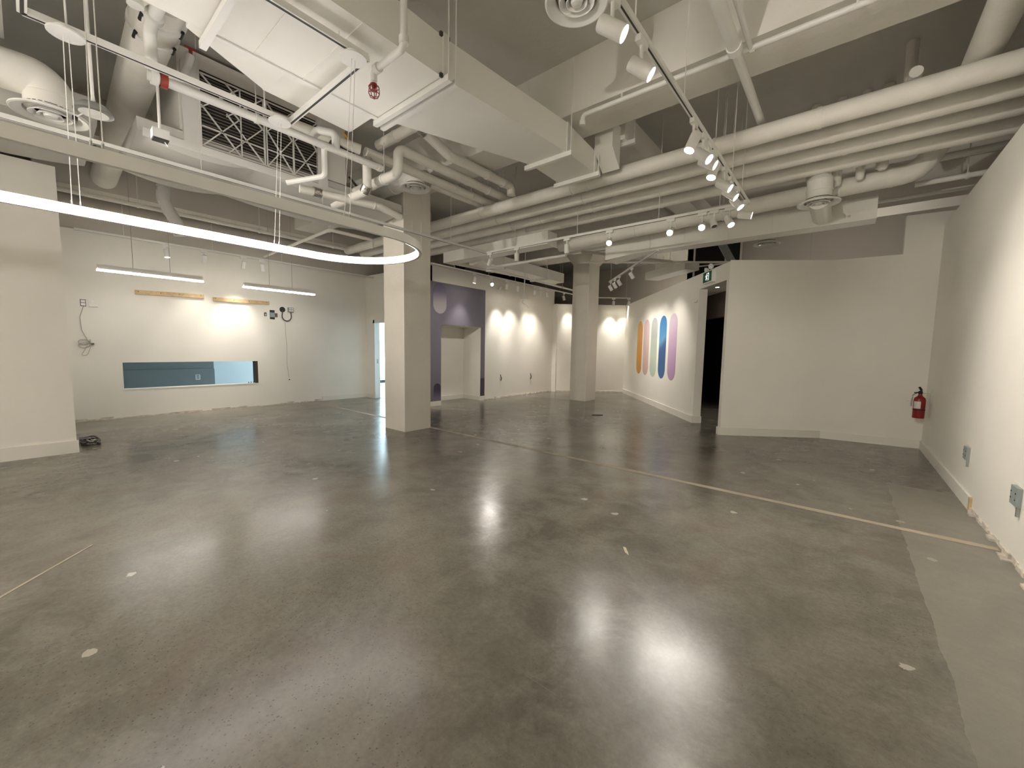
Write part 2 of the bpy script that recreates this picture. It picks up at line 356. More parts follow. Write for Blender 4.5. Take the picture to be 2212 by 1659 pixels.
# kinked partition
K = (-.234, 8.69); RC = (1.02, 8.83)
pk = MB().prism([(G.x, G.y), K, (.60, 8.78), (.60, 8.95), (K[0]-.08, K[1]+.16), (G.x+.126+.01, G.y+.099+.02)], 0, 3.02)
struct('wall_right_partition', pk, 'wall', 'white kinked partition right of the dark doorway')
struct('wall_right_corner', MB().prism([(.60, 8.78), (1.2, 8.85), (1.2, 9.0), (.60, 8.95)], 0, 3.60), 'wall', 'taller white corner panel')
def strip(p, q, h, th):
    p, q = V((*p, 0)), V((*q, 0)); d = (q-p).normalized(); n = V((d.y, -d.x, 0))*th
    return MB().prism([(v.x, v.y) for v in (p, q, q+n, p+n)], 0, h)
sb = strip((G.x-.03, G.y-.03), K, .13, .02); s2 = strip(K, RC, .13, .02); sb.add(s2.v, s2.f)
e2 = mbox(-.02, .10, 0, .13, .02, 0); sb.add(e2.v, e2.f)
struct('baseboard_right_partition', sb, 'base')
# right wall
struct('wall_right', B(((1.02, -5, 0), (1.2, 9.0, 3.40))), 'wall', 'long white wall on the right')
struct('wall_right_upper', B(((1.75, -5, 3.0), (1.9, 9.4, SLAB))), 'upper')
struct('baseboard_right', B(((1.0, 5.62, 0), (1.02, 8.83, .13))), 'base')
tw = MB()
for k in range(44):
    a = -1.0+k*.15; tw.box((1.02-random.uniform(.004, .02), a, 0), (1.03, a+.152, random.uniform(.02, .045)))
for k in range(30):
    a = random.uniform(1.5, 5.5); tw.box((1.02-random.uniform(.02, .06), a, 0), (1.03, a+random.uniform(.05, .16), random.uniform(.006, .02)))
struct('trim_10', tw, 'plaster', 'torn foot of the right wall where the baseboard is missing')
# enclosing shell further away
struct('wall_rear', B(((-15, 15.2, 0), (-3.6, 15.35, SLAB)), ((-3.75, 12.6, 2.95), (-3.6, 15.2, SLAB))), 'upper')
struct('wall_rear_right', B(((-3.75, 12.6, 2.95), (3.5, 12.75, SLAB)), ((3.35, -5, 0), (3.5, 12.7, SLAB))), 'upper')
struct('wall_plenum', B(((-11.6, 6.49, 3.0), (-11.5, 15.2, SLAB)), ((-11.6, 6.49, 2.98), (XB-.14, 15.2, 3.0))), 'dark')  # near-black colour stands in for the shade of the unlit space beyond
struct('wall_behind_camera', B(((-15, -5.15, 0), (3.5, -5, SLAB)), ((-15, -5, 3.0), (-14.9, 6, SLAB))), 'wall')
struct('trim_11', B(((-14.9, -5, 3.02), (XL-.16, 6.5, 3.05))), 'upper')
# dark window in the rear wall
wn = struct('window_1', B(((-3.55, 12.55, 3.30), (-2.35, 12.6, 4.55))), 'dark', 'dark unlit window high in the rear wall')
for a, b in (((-3.58, 12.53, 3.27), (-3.53, 12.56, 4.58)), ((-2.38, 12.53, 3.27), (-2.33, 12.56, 4.58)), ((-3.58, 12.53, 3.27), (-2.33, 12.56, 3.32)), ((-3.58, 12.53, 4.53), (-2.33, 12.56, 4.58)), ((-2.75, 12.53, 3.3), (-2.71, 12.56, 4.55)), ((-3.55, 12.53, 3.9), (-2.35, 12.56, 3.94))):
    MB().box(a, b).build('window_frame', 'base', wn)
# vestibule behind the doorway
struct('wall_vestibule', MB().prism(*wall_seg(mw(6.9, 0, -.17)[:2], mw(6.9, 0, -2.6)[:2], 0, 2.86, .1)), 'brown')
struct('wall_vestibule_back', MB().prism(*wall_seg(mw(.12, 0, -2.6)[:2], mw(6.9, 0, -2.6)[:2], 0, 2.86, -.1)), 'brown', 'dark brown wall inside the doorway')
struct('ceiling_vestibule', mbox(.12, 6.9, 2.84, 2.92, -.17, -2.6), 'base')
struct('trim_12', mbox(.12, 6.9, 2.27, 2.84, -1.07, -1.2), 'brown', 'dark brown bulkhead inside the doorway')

# ------------------------------------------------------------------ columns
def column(x0, x1, y0_, y1_, ztop, label, seam):
    t = thing('concrete_column', label, 'column', ((x0+x1)/2, (y0_+y1_)/2, 0), 'square columns')
    b = .012
    MB().prism([(x0, y0_+b), (x0+b, y0_), (x1-b, y0_), (x1, y0_+b), (x1, y1_-b), (x1-b, y1_), (x0+b, y1_), (x0, y1_-b)], 0, ztop).build('shaft', 'col', t)
    cb = MB().box((x1-.022, y0_-.006, 0), (x1+.006, y0_+.016, ztop)); cb.build('corner_bead', 'base', t)
    for y_ in seam: MB().box((x1, y_-.004, 3.0), (x1+.004, y_+.004, ztop)).build('form_seam', 'col', t)
    return t
column(-6.30, -5.70, 4.04, 4.60, 4.12, 'square white concrete column in the foreground beside the ring light', (4.22, 4.4))
t = column(-6.10, -5.58, 10.02, 10.62, 4.12, 'farther square white column in front of the far wall', ())
MB().add([(-6.10,10.02,3.85),(-5.58,10.02,3.85),(-5.58,10.62,3.85),(-6.10,10.62,3.85),(-6.45,9.75,4.4),(-5.2,9.75,4.4),(-5.2,10.9,4.4),(-6.45,10.9,4.4)],
         [(0,3,2,1),(4,5,6,7),(0,1,5,4),(1,2,6,5),(2,3,7,6),(3,0,4,7)]).build('capital', 'col', t)

# ------------------------------------------------------------------ spot light heads
def spot(name, label, root, d, lit, group, energy=40, angle=62, track=(0,1,0), aim=None, color=WARM, blend=.95):
    """cylindrical track head hanging from point root on a rail, beam along d"""
    root = V(root); t = thing(name, label, 'spotlight', root, group)
    tr = V(track).normalized(); c = V((0, 0, -.145))
    if aim is not None: d = V(aim)-(root+c)
    d = V(d).normalized()
    MB().bar(tr*-.055, tr*.055, .034, .036).build('adapter', 'white', t, local=True)
    MB().tube([(0,0,-.015), (0,0,-.10)], .011, 8).build('stem', 'white', t, local=True)
    r = .042
    h = MB().lathe([(r*.55, -.078), (r*.92, -.074), (r, -.064), (r, .072), (r*.93, .074), (r*.88, .034), (0, .033)], c, d, 20); ho = h.build('housing', 'white', t, local=True)
    MB().lathe([(r*.85, .035), (r*.85, .040), (0, .046)], c, d, 18).build('lens', 'lens' if lit else 'lensoff', ho, local=True)
    if lit and energy:
        l = bpy.data.lights.new('beam', 'SPOT'); l.energy = energy*1.0; l.spot_size = math.radians(angle); l.spot_blend = blend; l.shadow_soft_size = .035; l.color = color
        o = bpy.data.objects.new('beam', l); COL.objects.link(o); o.parent = t; o.location = c+d*.082
        o.rotation_euler = d.to_track_quat('-Z', 'Y').to_euler()
    return t
def rail(name, label, segs, rods, w_=.036, h=.034, cat='track rail', ztop=SLAB):
    t = thing(name, label, cat, V(segs[0][0]))
    for p, q in segs:
        p, q = V(p), V(q)
        ra = MB().bar(p, q, w_, h).build('rail', 'white', t)
        dn = V((0,0,-h/2-.0005)); MB().bar(p+dn, q+dn, .010, .002).build('slot', 'slot', ra)
    for p in rods: MB().tube([(p[0], p[1], p[2]+h/2), (p[0], p[1], p[3] if len(p) > 3 else ztop)], .004, 6).build('hanger_wire', 'white', t)
    return t
TZ = 3.29
xa, xb_, yb = -5.46, -1.04, 5.76
rail('lighting_track', 'large white rectangular lighting track hung below the pipes', [((xa, -3.2, TZ), (xa, yb, TZ)), ((xa, yb, TZ), (xb_, yb, TZ)), ((xb_, yb, TZ), (xb_, -2.6, TZ))],
     [(xa, 4.85, TZ), (xa, 2.6, TZ), (xa, 1.3, TZ), (-4.75, yb, TZ), (-3.45, yb, TZ), (-2.14, yb, TZ), (-1.36, yb, TZ), (xb_, 5.37, TZ), (xb_, 4.85, TZ), (xb_, 3.2, TZ), (xb_, 2.3, TZ)])
RW = 1.02
heads = [  # y on the right rail, aim, lit, energy, label
    (2.02, (RW, 2.9, 1.7), 1, 42, 'lit spotlight nearest the top edge, beside the round ceiling diffuser'),
    (2.40, (RW, 3.3, 1.5), 1, 42, 'lit spotlight second from the top edge on the right rail'),
    (3.46, (-1.9, 2.5, .2), 1, 34, 'lit spotlight at the top of the right rail cluster, pointing down'),
    (3.74, (RW, 3.6, 1.3), 1, 42, 'lit spotlight second in the right rail cluster'),
    (3.90, (RW, 4.2, 1.9), 1, 42, 'lit spotlight third in the right rail cluster'),
    (4.10, (-1.5, 3.0, 0), 1, 30, 'lit spotlight fourth in the right rail cluster, pointing down at the floor'),
    (4.52, (RW, 4.6, 1.6), 1, 40, 'lit spotlight fifth in the right rail cluster, seen edge on'),
    (4.80, (RW, 4.9, 1.4), 1, 36, 'lit spotlight sixth in the right rail cluster'),
    (5.12, (.9, 5.0, .6), 1, 26, 'lit spotlight seventh in the right rail cluster, above the rail corner'),
    (5.62, (RW, 5.9, 2.6), 1, 14, 'lit spotlight hanging at the corner of the track'),
]
for y_, aim, lit, en, lab in heads: spot('track_spotlight', lab, (xb_, y_, TZ-.0365), None, lit, 'spotlights on the rectangular track', en*.215, 84, (0,1,0), aim)
back = [
    (-1.24, (.2, 4.6, .4), 1, 24, 'lit spotlight second from the track corner on the back rail, tilted right'),
    (-1.42, (-.9, 4.9, 1.8), 0, 0, 'unlit spotlight on the back rail between two lit ones'),
    (-1.56, (-.75, 1.8, .3), 1, 30, 'glaring spotlight right of the other two glaring ones on the back rail'),
    (-1.97, (-1.0, 1.6, .3), 1, 30, 'glaring spotlight in the middle of the back rail trio'),
    (-2.88, (-1.3, 1.7, .3), 1, 30, 'glaring spotlight farthest left on the back rail, above the second column'),
    (-3.64, (-3.6, 5.9, .1), 0, 0, 'unlit spotlight hanging straight down on the back rail left of the glaring trio'),
    (-4.70, (-4.7, 5.8, .1), 0, 0, 'unlit spotlight hanging straight down near the left track corner'),
    (-5.36, (-8.3, 7.35, .75), 1, 60, 'tilted spotlight at the left corner of the track'),
]
for x_, aim, lit, en, lab in back: spot('track_spotlight', lab, (x_, yb, TZ-.0365), None, lit, 'spotlights on the rectangular track', en*.42, 84, (1,0,0), aim)
# unseen heads added beside and behind the camera to brighten the walls
for y_, aim, lab in ((.6, (RW, 1.2, 1.5), 'added fill spotlight on the right rail directly beside the camera'), (-.9, (RW, -.6, 1.5), 'added fill spotlight on the right rail behind the camera')):
    spot('track_spotlight', lab, (xb_, y_, TZ-.0365), None, 1, 'spotlights on the rectangular track', 9, 84, (0,1,0), aim)
spot('track_spotlight', 'added fill floodlight on the right rail behind the camera aimed at the partition', (xb_, -1.6, TZ-.0365), None, 1, 'spotlights on the rectangular track', 92, 60, (0,1,0), (-.4, 8.7, 1.9), WARM)
spot('track_spotlight', 'added fill floodlight on the left rail behind the camera aimed at the far walls', (xa, -1.2, TZ-.0365), None, 1, 'spotlights on the rectangular track', 70, 52, (0,1,0), (-4.9, 11, 1.8), WARM)
# wall track along the back wall
BX, BZ = -7.30, 3.34
rail('lighting_track', 'thin white lighting track along the top of the back wall', [((BX, 5.6, BZ), (BX, 12.0, BZ))], [(BX, 6.6, BZ), (BX, 7.8, BZ), (BX, 8.9, BZ), (BX, 10.4, BZ), (BX, 11.2, BZ)])
for y_, aim, lit, en, an, lab in [
    (7.29, (-7.75, 7.1, 1.9), 1, 20, 60, 'wall washer spotlight over the purple panel beside the first column'),
    (7.93, (-3.6, 4.2, .6), 1, 22, 60, 'glaring spotlight over the right edge of the purple panel'),
    (8.55, (XB, 8.8, 1.75), 1, 34, 64, 'spotlight on the back wall track just left of the twin emergency lamp'),
    (9.03, (XB, 9.5, 1.75), 1, 34, 64, 'spotlight on the back wall track just right of the twin emergency lamp'),
    (9.85, (XB, 10.3, 1.8), 1, 30, 64, 'spotlight left of a close pair on the back wall track'),
    (10.14, (XB, 10.7, 1.5), 1, 26, 64, 'spotlight right of a close pair on the back wall track'),
    (10.51, (-7.4, 10.9, 1.2), 0, 0, 60, 'unlit upright spotlight near the end of the back wall track'),
    (11.45, (-7.05, 12.1, 1.9), 1, 30, 66, 'spotlight at the end of the back wall track beside the second column')]:
    spot('wall_track_spotlight', lab, (BX, y_, BZ-.0365), None, lit, 'spotlights on the back wall track', en*.85 if aim[0] < -7 else en*.5, 62 if aim[0] < -7 else an, (0,1,0), (aim[0], aim[1], 1.25 if aim[0] < -7 else aim[2]), WARM, 1.0)
# left wall track
LX, LZ = -10.0, 3.32
rail('lighting_track', 'thin white lighting track in front of the left back wall', [((LX, .6, LZ), (LX, 6.1, LZ))], [(LX, 1.2, LZ), (LX, 2.5, LZ), (LX, 3.8, LZ), (LX, 5.2, LZ)])
for y_, aim, lit, en, lab in [
    (1.78, (-9.6, 1.9, 0), 1, 16, 'lit spotlight pointing down above the left linear pendant'),
    (2.36, (XL, 2.3, 1.7), 1, 16, 'spotlight on the left wall track right of the lit one'),
    (3.04, (XL, 2.95, 1.5), 1, 34, 'spotlight left of a pair on the left wall track'),
    (3.40, (XL, 3.7, 1.6), 0, 0, 'unlit spotlight right of a pair on the left wall track')]:
    spot('wall_track_spotlight', lab, (LX, y_, LZ-.0365), None, lit, 'spotlights on the left wall track', en*.75, 62, (0,1,0), (aim[0], aim[1], min(aim[2], 1.25)), WARM, 1.0)
# angled track opposite the mural
p0, p1 = V((-5.03, 10.15, 3.3)), V((-2.76, 7.47, 3.3)); td = (p1-p0).normalized()
rail('lighting_track', 'short angled lighting track in front of the mural wall', [(p0, p1)], [(*p0.lerp(p1, .04), SLAB), (*p0.lerp(p1, .5), SLAB), (*p0.lerp(p1, .97), SLAB)])
for f_, tt, en, lab in [(.04, 4.4, 26, 'farthest spotlight on the angled track by the mural'), (.16, 3.8, 26, 'second spotlight from the far end of the angled mural track'), (.28, 3.2, 28, 'third spotlight from the far end of the angled mural track'), (.56, 2.3, 28, 'nearest spotlight on the angled mural track')]:
    p = p0.lerp(p1, f_); spot('wall_track_spotlight', lab, (p.x, p.y, 3.2635), None, 1, 'spotlights on the mural track', en*.7, 78, td, mw(tt, 1.45), WARM, 1.0)
# far track
p0, p1 = V((-6.75, 11.96, 3.2)), V((-5.62, 12.93, 3.2)); td = (p1-p0).normalized()
rail('lighting_track', 'farthest short lighting track over the far wall', [(p0, p1)], [(*p0.lerp(p1, .2), SLAB), (*p0.lerp(p1, .9), SLAB)])
for f_, lab, aim in [(.62, 'spotlight on the farthest track beside the second column', (-6.3, 12.74, 1.4)), (.96, 'spotlight at the right end of the farthest track', (-6.0, 13.0, 1.4))]:
    p = p0.lerp(p1, f_); spot('wall_track_spotlight', lab, (p.x, p.y, 3.1635), None, 1, 'spotlights on the farthest track', 24, 66, td, (aim[0], aim[1], 1.1), WARM, 1.0)

# ------------------------------------------------------------------ ring light
RCX, RR, YE, YS, RZ = -3.78, .715, 2.02, -1.6, 2.385
def stadium(r, n=28):
    P = [(RCX+r*math.cos(math.pi*k/n), YE+r*math.sin(math.pi*k/n)) for k in range(n+1)]
    P += [(RCX-r*math.cos(math.pi*k/n), YS-r*math.sin(math.pi*k/n)) for k in range(n+1)]
    return P
def loop_band(r0, r1, za, zb):
    A, Bp = stadium(r0), stadium(r1); n = len(A); mb = MB()
    mb.v = [V((x, y, z)) for P, z in ((A, za), (Bp, za), (Bp, zb), (A, zb)) for x, y in P]
    for i in range(n):
        k = (i+1) % n
        for a in range(4):
            b = (a+1) % 4; mb.f.append((a*n+i, a*n+k, b*n+k, b*n+i))
    return mb
ring = thing('ring_light', 'glowing stadium shaped LED loop light hung at the left', 'light', (RCX, .2, RZ))
loop_band(RR-.030, RR, RZ, RZ+.074).build('housing', 'white', ring)
loop_band(RR-.042, RR-.030, RZ+.005, RZ+.069).build('diffuser', 'led', ring)
CX = {1: -2.95, -1: -4.31}
sup = [(-1, 1.66), (1, 1.66), (-1, .29), (1, .29), (-1, -1.1), (1, -1.1)]
for sx, y_ in sup:
    for e in (-.022, .022):
        x_ = RCX+sx*(RR-.018); wr = MB().tube([(x_, y_+e, RZ+.07), (CX[sx], y_+e*.6, 3.564)], .0025, 6); wr = wr.build('suspension_wire', 'white', ring)
        MB().tube([(x_, y_+e, RZ+.07), (x_, y_+e, RZ+.105)], .006, 8).build('wire_grip', 'steel', wr)
can = ['round white canopy plate above the middle of the ring light, far side', 'round white canopy plate under the large duct, above the near side of the ring', 'round white canopy plate at the upper left on the strut frame', 'round white canopy plate nearest the camera above the ring light']
for (sx, y_), lab in zip(sup[:4], can):
    x_ = CX[sx]
    tag(MB().lathe([(.0, .045), (.055, .045), (.055, .012), (.095, .012), (.095, 0), (0, 0)], (x_, y_, 3.565), (0,0,1), 28).build('canopy_plate', 'white'), lab, 'canopy', 'canopies of the ring light')
# strut frame carrying the canopies
FZ = 3.635; fx0, fx1, fy0, fy1 = -4.36, -2.95, .10, 1.77
frame = thing('strut_frame', 'white strut channel frame hung above the ring light', 'frame', (fx0, fy0, FZ))
for p, q in (((fx0, fy0, FZ), (fx0, fy1, FZ)), ((fx0, fy1, FZ), (fx1, fy1, FZ)), ((fx1, fy1, FZ), (fx1, fy0, FZ)), ((fx0, fy0, FZ), (fx1, fy0, FZ))):
    ch = MB().bar(p, q, .045, .045).build('channel', 'white', frame)
    a, b = V(p), V(q); MB().bar(a+V((0,0,-.023)), b+V((0,0,-.023)), .018, .002).build('slot', 'slot', ch)
for x_, y_ in ((fx0, .3), (fx0, 1.55), (fx1, 1.55), (fx1, .4)): MB().tube([(x_, y_, FZ+.02), (x_, y_, SLAB if x_ == fx0 else 3.699)], .006, 8).build('hanger_rod', 'white', frame)
# high bay / junction boxes on stems
def stem_box(name, label, cat, x, y, z, ztop, kind):
    t = thing(name, label, cat, (x, y, z))
    MB().tube([(x, y, z+.05), (x, y, ztop)], .011, 8).build('stem', 'white', t)
    if kind == 'lamp':
        MB().lathe([(.03, .07), (.075, .06), (.10, .035), (.115, 0), (.10, -.006)], (x, y, z), (0,0,1), 24).build('reflector', 'steel', t)
        MB().lathe([(.085, -.008), (.085, .002), (0, -.012)], (x, y, z), (0,0,1), 20).build('lens', 'wlens', t)
        MB().tube([(x-.06, y-.05, z), (x-.11, y-.09, z-.03)], .005, 6).build('bracket', 'white', t)
        MB().box((x-.14, y-.11, z-.045), (x-.10, y-.08, z-.025)).build('sensor', 'black', t)
    else:
        MB().box((x-.05, y-.06, z-.03), (x+.05, y+.06, z+.05)).build('box', 'white', t)
        MB().box((x-.045, y-.055, z-.042), (x+.045, y+.055, z-.03)).build('opening', 'slot', t)
        MB().tube([(x, y+.03, z-.04), (x+.01, y+.05, z-.075)], .004, 6).build('wire_tail', 'white', t)
    return t
stem_box('stem_lamp', 'grey stem-mounted disc lamp with a frosted lens beside the big tube', 'lamp', -4.62, .43, 3.22, SLAB, 'lamp')
stem_box('junction_box', 'open white junction box hanging on a stem under the louvre unit', 'box', -5.0, .89, 3.35, 4.05, 'box')

# ------------------------------------------------------------------ linear pendants
def pendant(y0_, y1_, x, z, label, wires):
    t = thing('linear_pendant', label, 'pendant light', (x, (y0_+y1_)/2, z), 'linear pendants at the left back wall')
    MB().box((x-.03, y0_, z+.025), (x+.03, y1_, z+.10)).build('housing', 'white', t)
    MB().box((x-.033, y0_-.012, z), (x+.033, y1_+.012, z+.026)).build('diffuser', 'lin', t)
    for y_ in wires: MB().tube([(x, y_, z+.10), (x, y_, SLAB)], .004, 6).build('hanger_wire', 'cable', t)
pendant(.78, 2.14, -9.27, 2.585, 'glowing linear pendant at the left, over the first wooden batten', (1.2, 1.68))
pendant(2.83, 4.21, -9.36, 2.585, 'glowing linear pendant at the right, over the wall boxes', (3.3, 3.75))
def fill_pendant(x0, x1, y_, z, label, upm='lin2'):  # unseen pendants added to lift the brightness of ceiling and rear walls
    t = thing('linear_pendant', label, 'pendant light', ((x0+x1)/2, y_, z), 'added fill pendants')
    MB().box((x0, y_-.04, z+.02), (x1, y_+.04, z+.08)).build('housing', 'white', t)
    MB().box((x0, y_-.038, z), (x1, y_+.038, z+.02)).build('diffuser', 'lin', t)
    MB().box((x0, y_-.038, z+.08), (x1, y_+.038, z+.09)).build('uplight', upm, t)
    for x_ in (x0+.2, x1-.2): MB().tube([(x_, y_, z+.08), (x_, y_, SLAB)], .004, 6).build('hanger_wire', 'cable', t)
fill_pendant(-6.4, -3.9, -3.2, 2.7, 'added up and down fill pendant behind the camera at the left')
fill_pendant(-2.6, -.1, -3.2, 2.7, 'added up and down fill pendant behind the camera at the right')
fill_pendant(-.9, 1.0, 10.7, 3.0, 'added fill pendant hidden beyond the right partition', 'lin3')  # added uplight out of view, brightens the surfaces above the partition
fill_pendant(-5.2, -3.9, 14.1, 3.0, 'added fill pendant hidden beyond the mural wall', 'lin3')

# ------------------------------------------------------------------ ducts
def frustum(sec):
    """list of (y, x0, x1, z0, z1) cross-sections joined along y"""
    mb = MB(); n = len(sec)
    for y_, x0, x1, z0_, z1_ in sec: mb.v += [V((x0, y_, z0_)), V((x1, y_, z0_)), V((x1, y_, z1_)), V((x0, y_, z1_))]
    for i in range(n-1):
        for a in range(4):
            b = (a+1) % 4; mb.f.append((4*i+a, 4*i+b, 4*i+4+b, 4*i+4+a))
    mb.f.append((3, 2, 1, 0)); mb.f.append((4*n-4, 4*n-3, 4*n-2, 4*n-1)); return mb
dt = thing('rectangular_duct', 'large white rectangular supply duct tapering toward the pipes', 'duct', (-3.2, 2.3, 3.7))
frustum([(-3.0, -3.73, -2.75, 3.70, 4.05), (2.33, -3.72, -2.74, 3.70, 4.02)]).build('wide_section', 'duct', dt)
frustum([(2.37, -3.70, -2.74, 3.70, 4.02), (4.05, -3.12, -2.60, 3.70, 4.02)]).build('taper_section', 'duct', dt)
frustum([(4.06, -3.12, -2.60, 3.70, 4.02), (4.90, -3.16, -2.62, 3.71, 3.96)]).build('end_section', 'duct', dt)
frustum([(1.48, -4.20, -3.72, 3.74, 3.98), (2.32, -4.22, -3.72, 3.72, 3.98)]).build('side_take_off', 'duct', dt)
MB().add([(-3.78,.85,3.70),(-3.72,.85,3.70),(-3.72,1.5,3.70),(-4.20,1.5,3.74),(-3.78,.85,3.95),(-3.72,.85,3.95),(-3.72,1.5,3.95),(-4.20,1.5,3.95)], [(0,1,2,3),(7,6,5,4),(0,4,5,1),(1,5,6,2),(2,6,7,3),(3,7,4,0)]).build('transition', 'duct', dt)
MB().bar((-3.715, 1.0, 3.692), (-3.715, 2.34, 3.692), .05, .012).build('seam_flange', 'white', dt)
for y_ in (.2, 1.25, 1.62): MB().bar((-3.72, y_, 3.697), (-2.745, y_, 3.697), .012, .008).build('seam', 'duct', dt)
def trapeze(y_, x0, x1, z, par, ztop=SLAB):
    MB().bar((x0, y_, z), (x1, y_, z), .045, .05).build('hanger_channel', 'white', par)
    for x_ in (x0+.03, x1-.02): MB().tube([(x_, y_, z), (x_, y_, ztop)], .006, 8).build('hanger_rod', 'white', par)
trapeze(.96, -3.85, -2.66, 3.665, dt); trapeze(2.35, -3.78, -2.66, 3.67, dt); trapeze(2.43, -3.78, -2.66, 3.668, dt); trapeze(4.06, -3.20, -2.53, 3.675, dt); trapeze(4.74, -3.22, -2.54, 3.68, dt)
for z in (3.70, 4.02): MB().bar((-2.73, 2.30, z), (-2.73, 2.40, z), .02, .03).build('corner_clip', 'slot', dt)
MB().bar((-2.725, 2.35, 3.70), (-2.725, 2.35, 4.03), .05, .03).build('joint_flange', 'white', dt)
MB().bar((-2.595, 4.06, 3.70), (-2.595, 4.06, 4.02), .04, .02).build('joint_flange', 'white', dt)
MB().bar((-2.61, 4.74, 3.70), (-2.61, 4.74, 4.0), .04, .02).build('joint_flange', 'white', dt)
# branch duct beyond the end
bd = thing('rectangular_duct', 'narrow white branch duct rising beside the beam over the pipes', 'duct', (-2.5, 5.3, 4.1))
frustum([(4.7, -2.60, -2.36, 3.95, 4.25), (4.92, -2.60, -2.36, 3.75, 4.25)]).build('drop', 'duct', bd)
frustum([(4.92, -2.70, -2.30, 4.1, 4.42), (9.2, -2.70, -2.30, 4.1, 4.42)]).build('run', 'duct', bd)
trapeze(5.02, -2.78, -2.2, 4.08, bd)
# far transverse duct
fd = thing('rectangular_duct', 'long white rectangular duct above the right partition', 'duct', (-1.2, 7.7, 3.29))
MB().box((-3.15, 7.45, 3.30), (.21, 7.75, 3.60)).build('run', 'duct', fd)
MB().add([(-3.15,7.45,3.30),(-3.15,7.75,3.30),(-3.15,7.75,3.60),(-3.15,7.45,3.60),(-3.75,7.35,3.22),(-3.75,7.85,3.22),(-3.75,7.85,3.56),(-3.75,7.35,3.56)], [(3,2,1,0),(4,5,6,7),(0,1,5,4),(1,2,6,5),(2,3,7,6),(3,0,4,7)]).build('transition', 'duct', fd)
for x_ in (-2.3, -1.0): MB().bar((x_, 7.445, 3.30), (x_, 7.445, 3.60), .012, .012).build('seam', 'duct', fd)
for x_ in (-2.9, -1.6, -.4):
    for y_ in (7.43, 7.77): MB().tube([(x_, y_, 3.3), (x_, y_, SLAB)], .005, 6).build('hanger_rod', 'white', fd)
# duct running back over the back wall top, left of the far column
ld = thing('rectangular_duct', 'white rectangular duct running toward the far column below the plenum', 'duct', (-6.6, 8, 3.4))
frustum([(6.75, -6.95, -6.45, 3.40, 3.66), (10.1, -6.95, -6.45, 3.40, 3.66)]).build('run', 'duct', ld)
for y_ in (7.4, 9.2): trapeze(y_, -7.0, -6.4, 3.375, ld)
l2 = thing('rectangular_duct', 'short white duct crossing above the back wall beside the first column', 'duct', (-6.9, 6.6, 3.4))
MB().box((-7.35, 6.3, 3.42), (-4.4, 6.6, 3.66)).build('run', 'duct', l2)
MB().add([(-5.6,6.32,3.66),(-5.0,6.32,3.66),(-5.0,6.58,3.66),(-5.6,6.58,3.66),(-5.5,6.34,3.69),(-5.1,6.34,3.69),(-5.1,6.56,3.69),(-5.5,6.56,3.69)], [(3,2,1,0),(4,5,6,7),(0,1,5,4),(1,2,6,5),(2,3,7,6),(3,0,4,7)]).build('take_off', 'duct', l2)
l3 = thing('rectangular_duct', 'broad white duct high between the four pipes and the far column', 'duct', (-4.5, 8.2, 3.9))
MB().box((-5.6, 7.6, 3.92), (-2.95, 9.2, 4.3)).build('run', 'duct', l3)
for y_ in (7.8, 8.9): trapeze(y_, -5.65, -2.9, 3.895, l3)
l4 = thing('rectangular_duct', 'short boxed duct hung beyond the mural wall', 'duct', (-3.2, 11, 3.5))
MB().bar((-4.7, 12.3, 3.72), (-3.25, 11.3, 3.72), .45, .22).build('run', 'duct', l4)
for q in ((-4.55, 12.2), (-4.0, 11.8), (-3.4, 11.4)): MB().tube([(*q, 3.8), (*q, SLAB)], .006, 6).build('hanger_rod', 'white', l4)
# sloping grey brace beyond the partition
tag(MB().bar((-1.9, 10.7, 3.02), (-2.75, 11.15, 4.55), .34, .16, (1, 0, 0)).build('steel_brace', 'box'), 'grey sloping steel brace beyond the exit sign', 'brace')

# wrapped duct with sagging underside and the louvre unit
un = thing('air_handling_unit', 'white air handling unit with a louvred face behind lattice bars', 'air handler', (-6.3, 2.4, 3.6))
UX = -5.62
MB().box((-7.0, 1.18, 3.75), (UX-.06, 3.05, 4.62)).build('casing', 'duct', un)
MB().bar((UX+.02, .86, 3.575), (UX+.02, 3.06, 3.575), .025, .075).build('edge_channel', 'white', un)
MB().box((UX-.05, 1.20, 3.62), (UX+.0, 1.36, 4.45)).build('post', 'white', un)
MB().box((UX-.05, 2.63, 3.62), (UX+.0, 2.76, 4.45)).build('post', 'white', un)
MB().box((UX-.058, 1.36, 3.62), (UX-.05, 2.63, 4.45)).build('louvre_backing', 'lback', un)
for k in range(22):
    z = 3.66+k*.0355
    MB().add([(UX-.05,1.36,z+.022),(UX-.018,1.36,z),(UX-.018,2.63,z),(UX-.05,2.63,z+.022),(UX-.05,1.36,z+.026),(UX-.018,1.36,z+.004),(UX-.018,2.63,z+.004),(UX-.05,2.63,z+.026)],
             [(0,1,2,3),(7,6,5,4),(0,4,5,1),(1,5,6,2),(2,6,7,3),(3,7,4,0)]).build('louvre_slat', 'louver', un)
gz0, gz1 = 3.64, 4.40; gx = UX-.006
def lat(p, q, w_=.018): MB().bar((gx, p[0], p[1]), (gx, q[0], q[1]), .012, w_, (1, 0, 0)).build('lattice_bar', 'white', un)
ye = [1.365, 1.68, 1.985, 2.01, 2.32, 2.625]
lat((1.365, gz1), (2.625, gz1)); lat((1.365, gz0), (2.625, gz0))
for y_ in (1.985, 2.01): lat((y_, gz0), (y_, gz1), .03)
lat((2.32, gz0), (2.32, gz1), .035); lat((1.74, gz0), (1.74, gz1))
for a, b in ((1.365, 1.74), (1.60, 1.985), (2.01, 2.32), (2.32, 2.625)):
    mz = (gz0+gz1)/2
    lat((a, gz0), (b, mz+.05)); lat((b, gz0), (a, mz+.05)); lat((a, mz+.02), (b, gz1)); lat((b, mz+.02), (a, gz1))
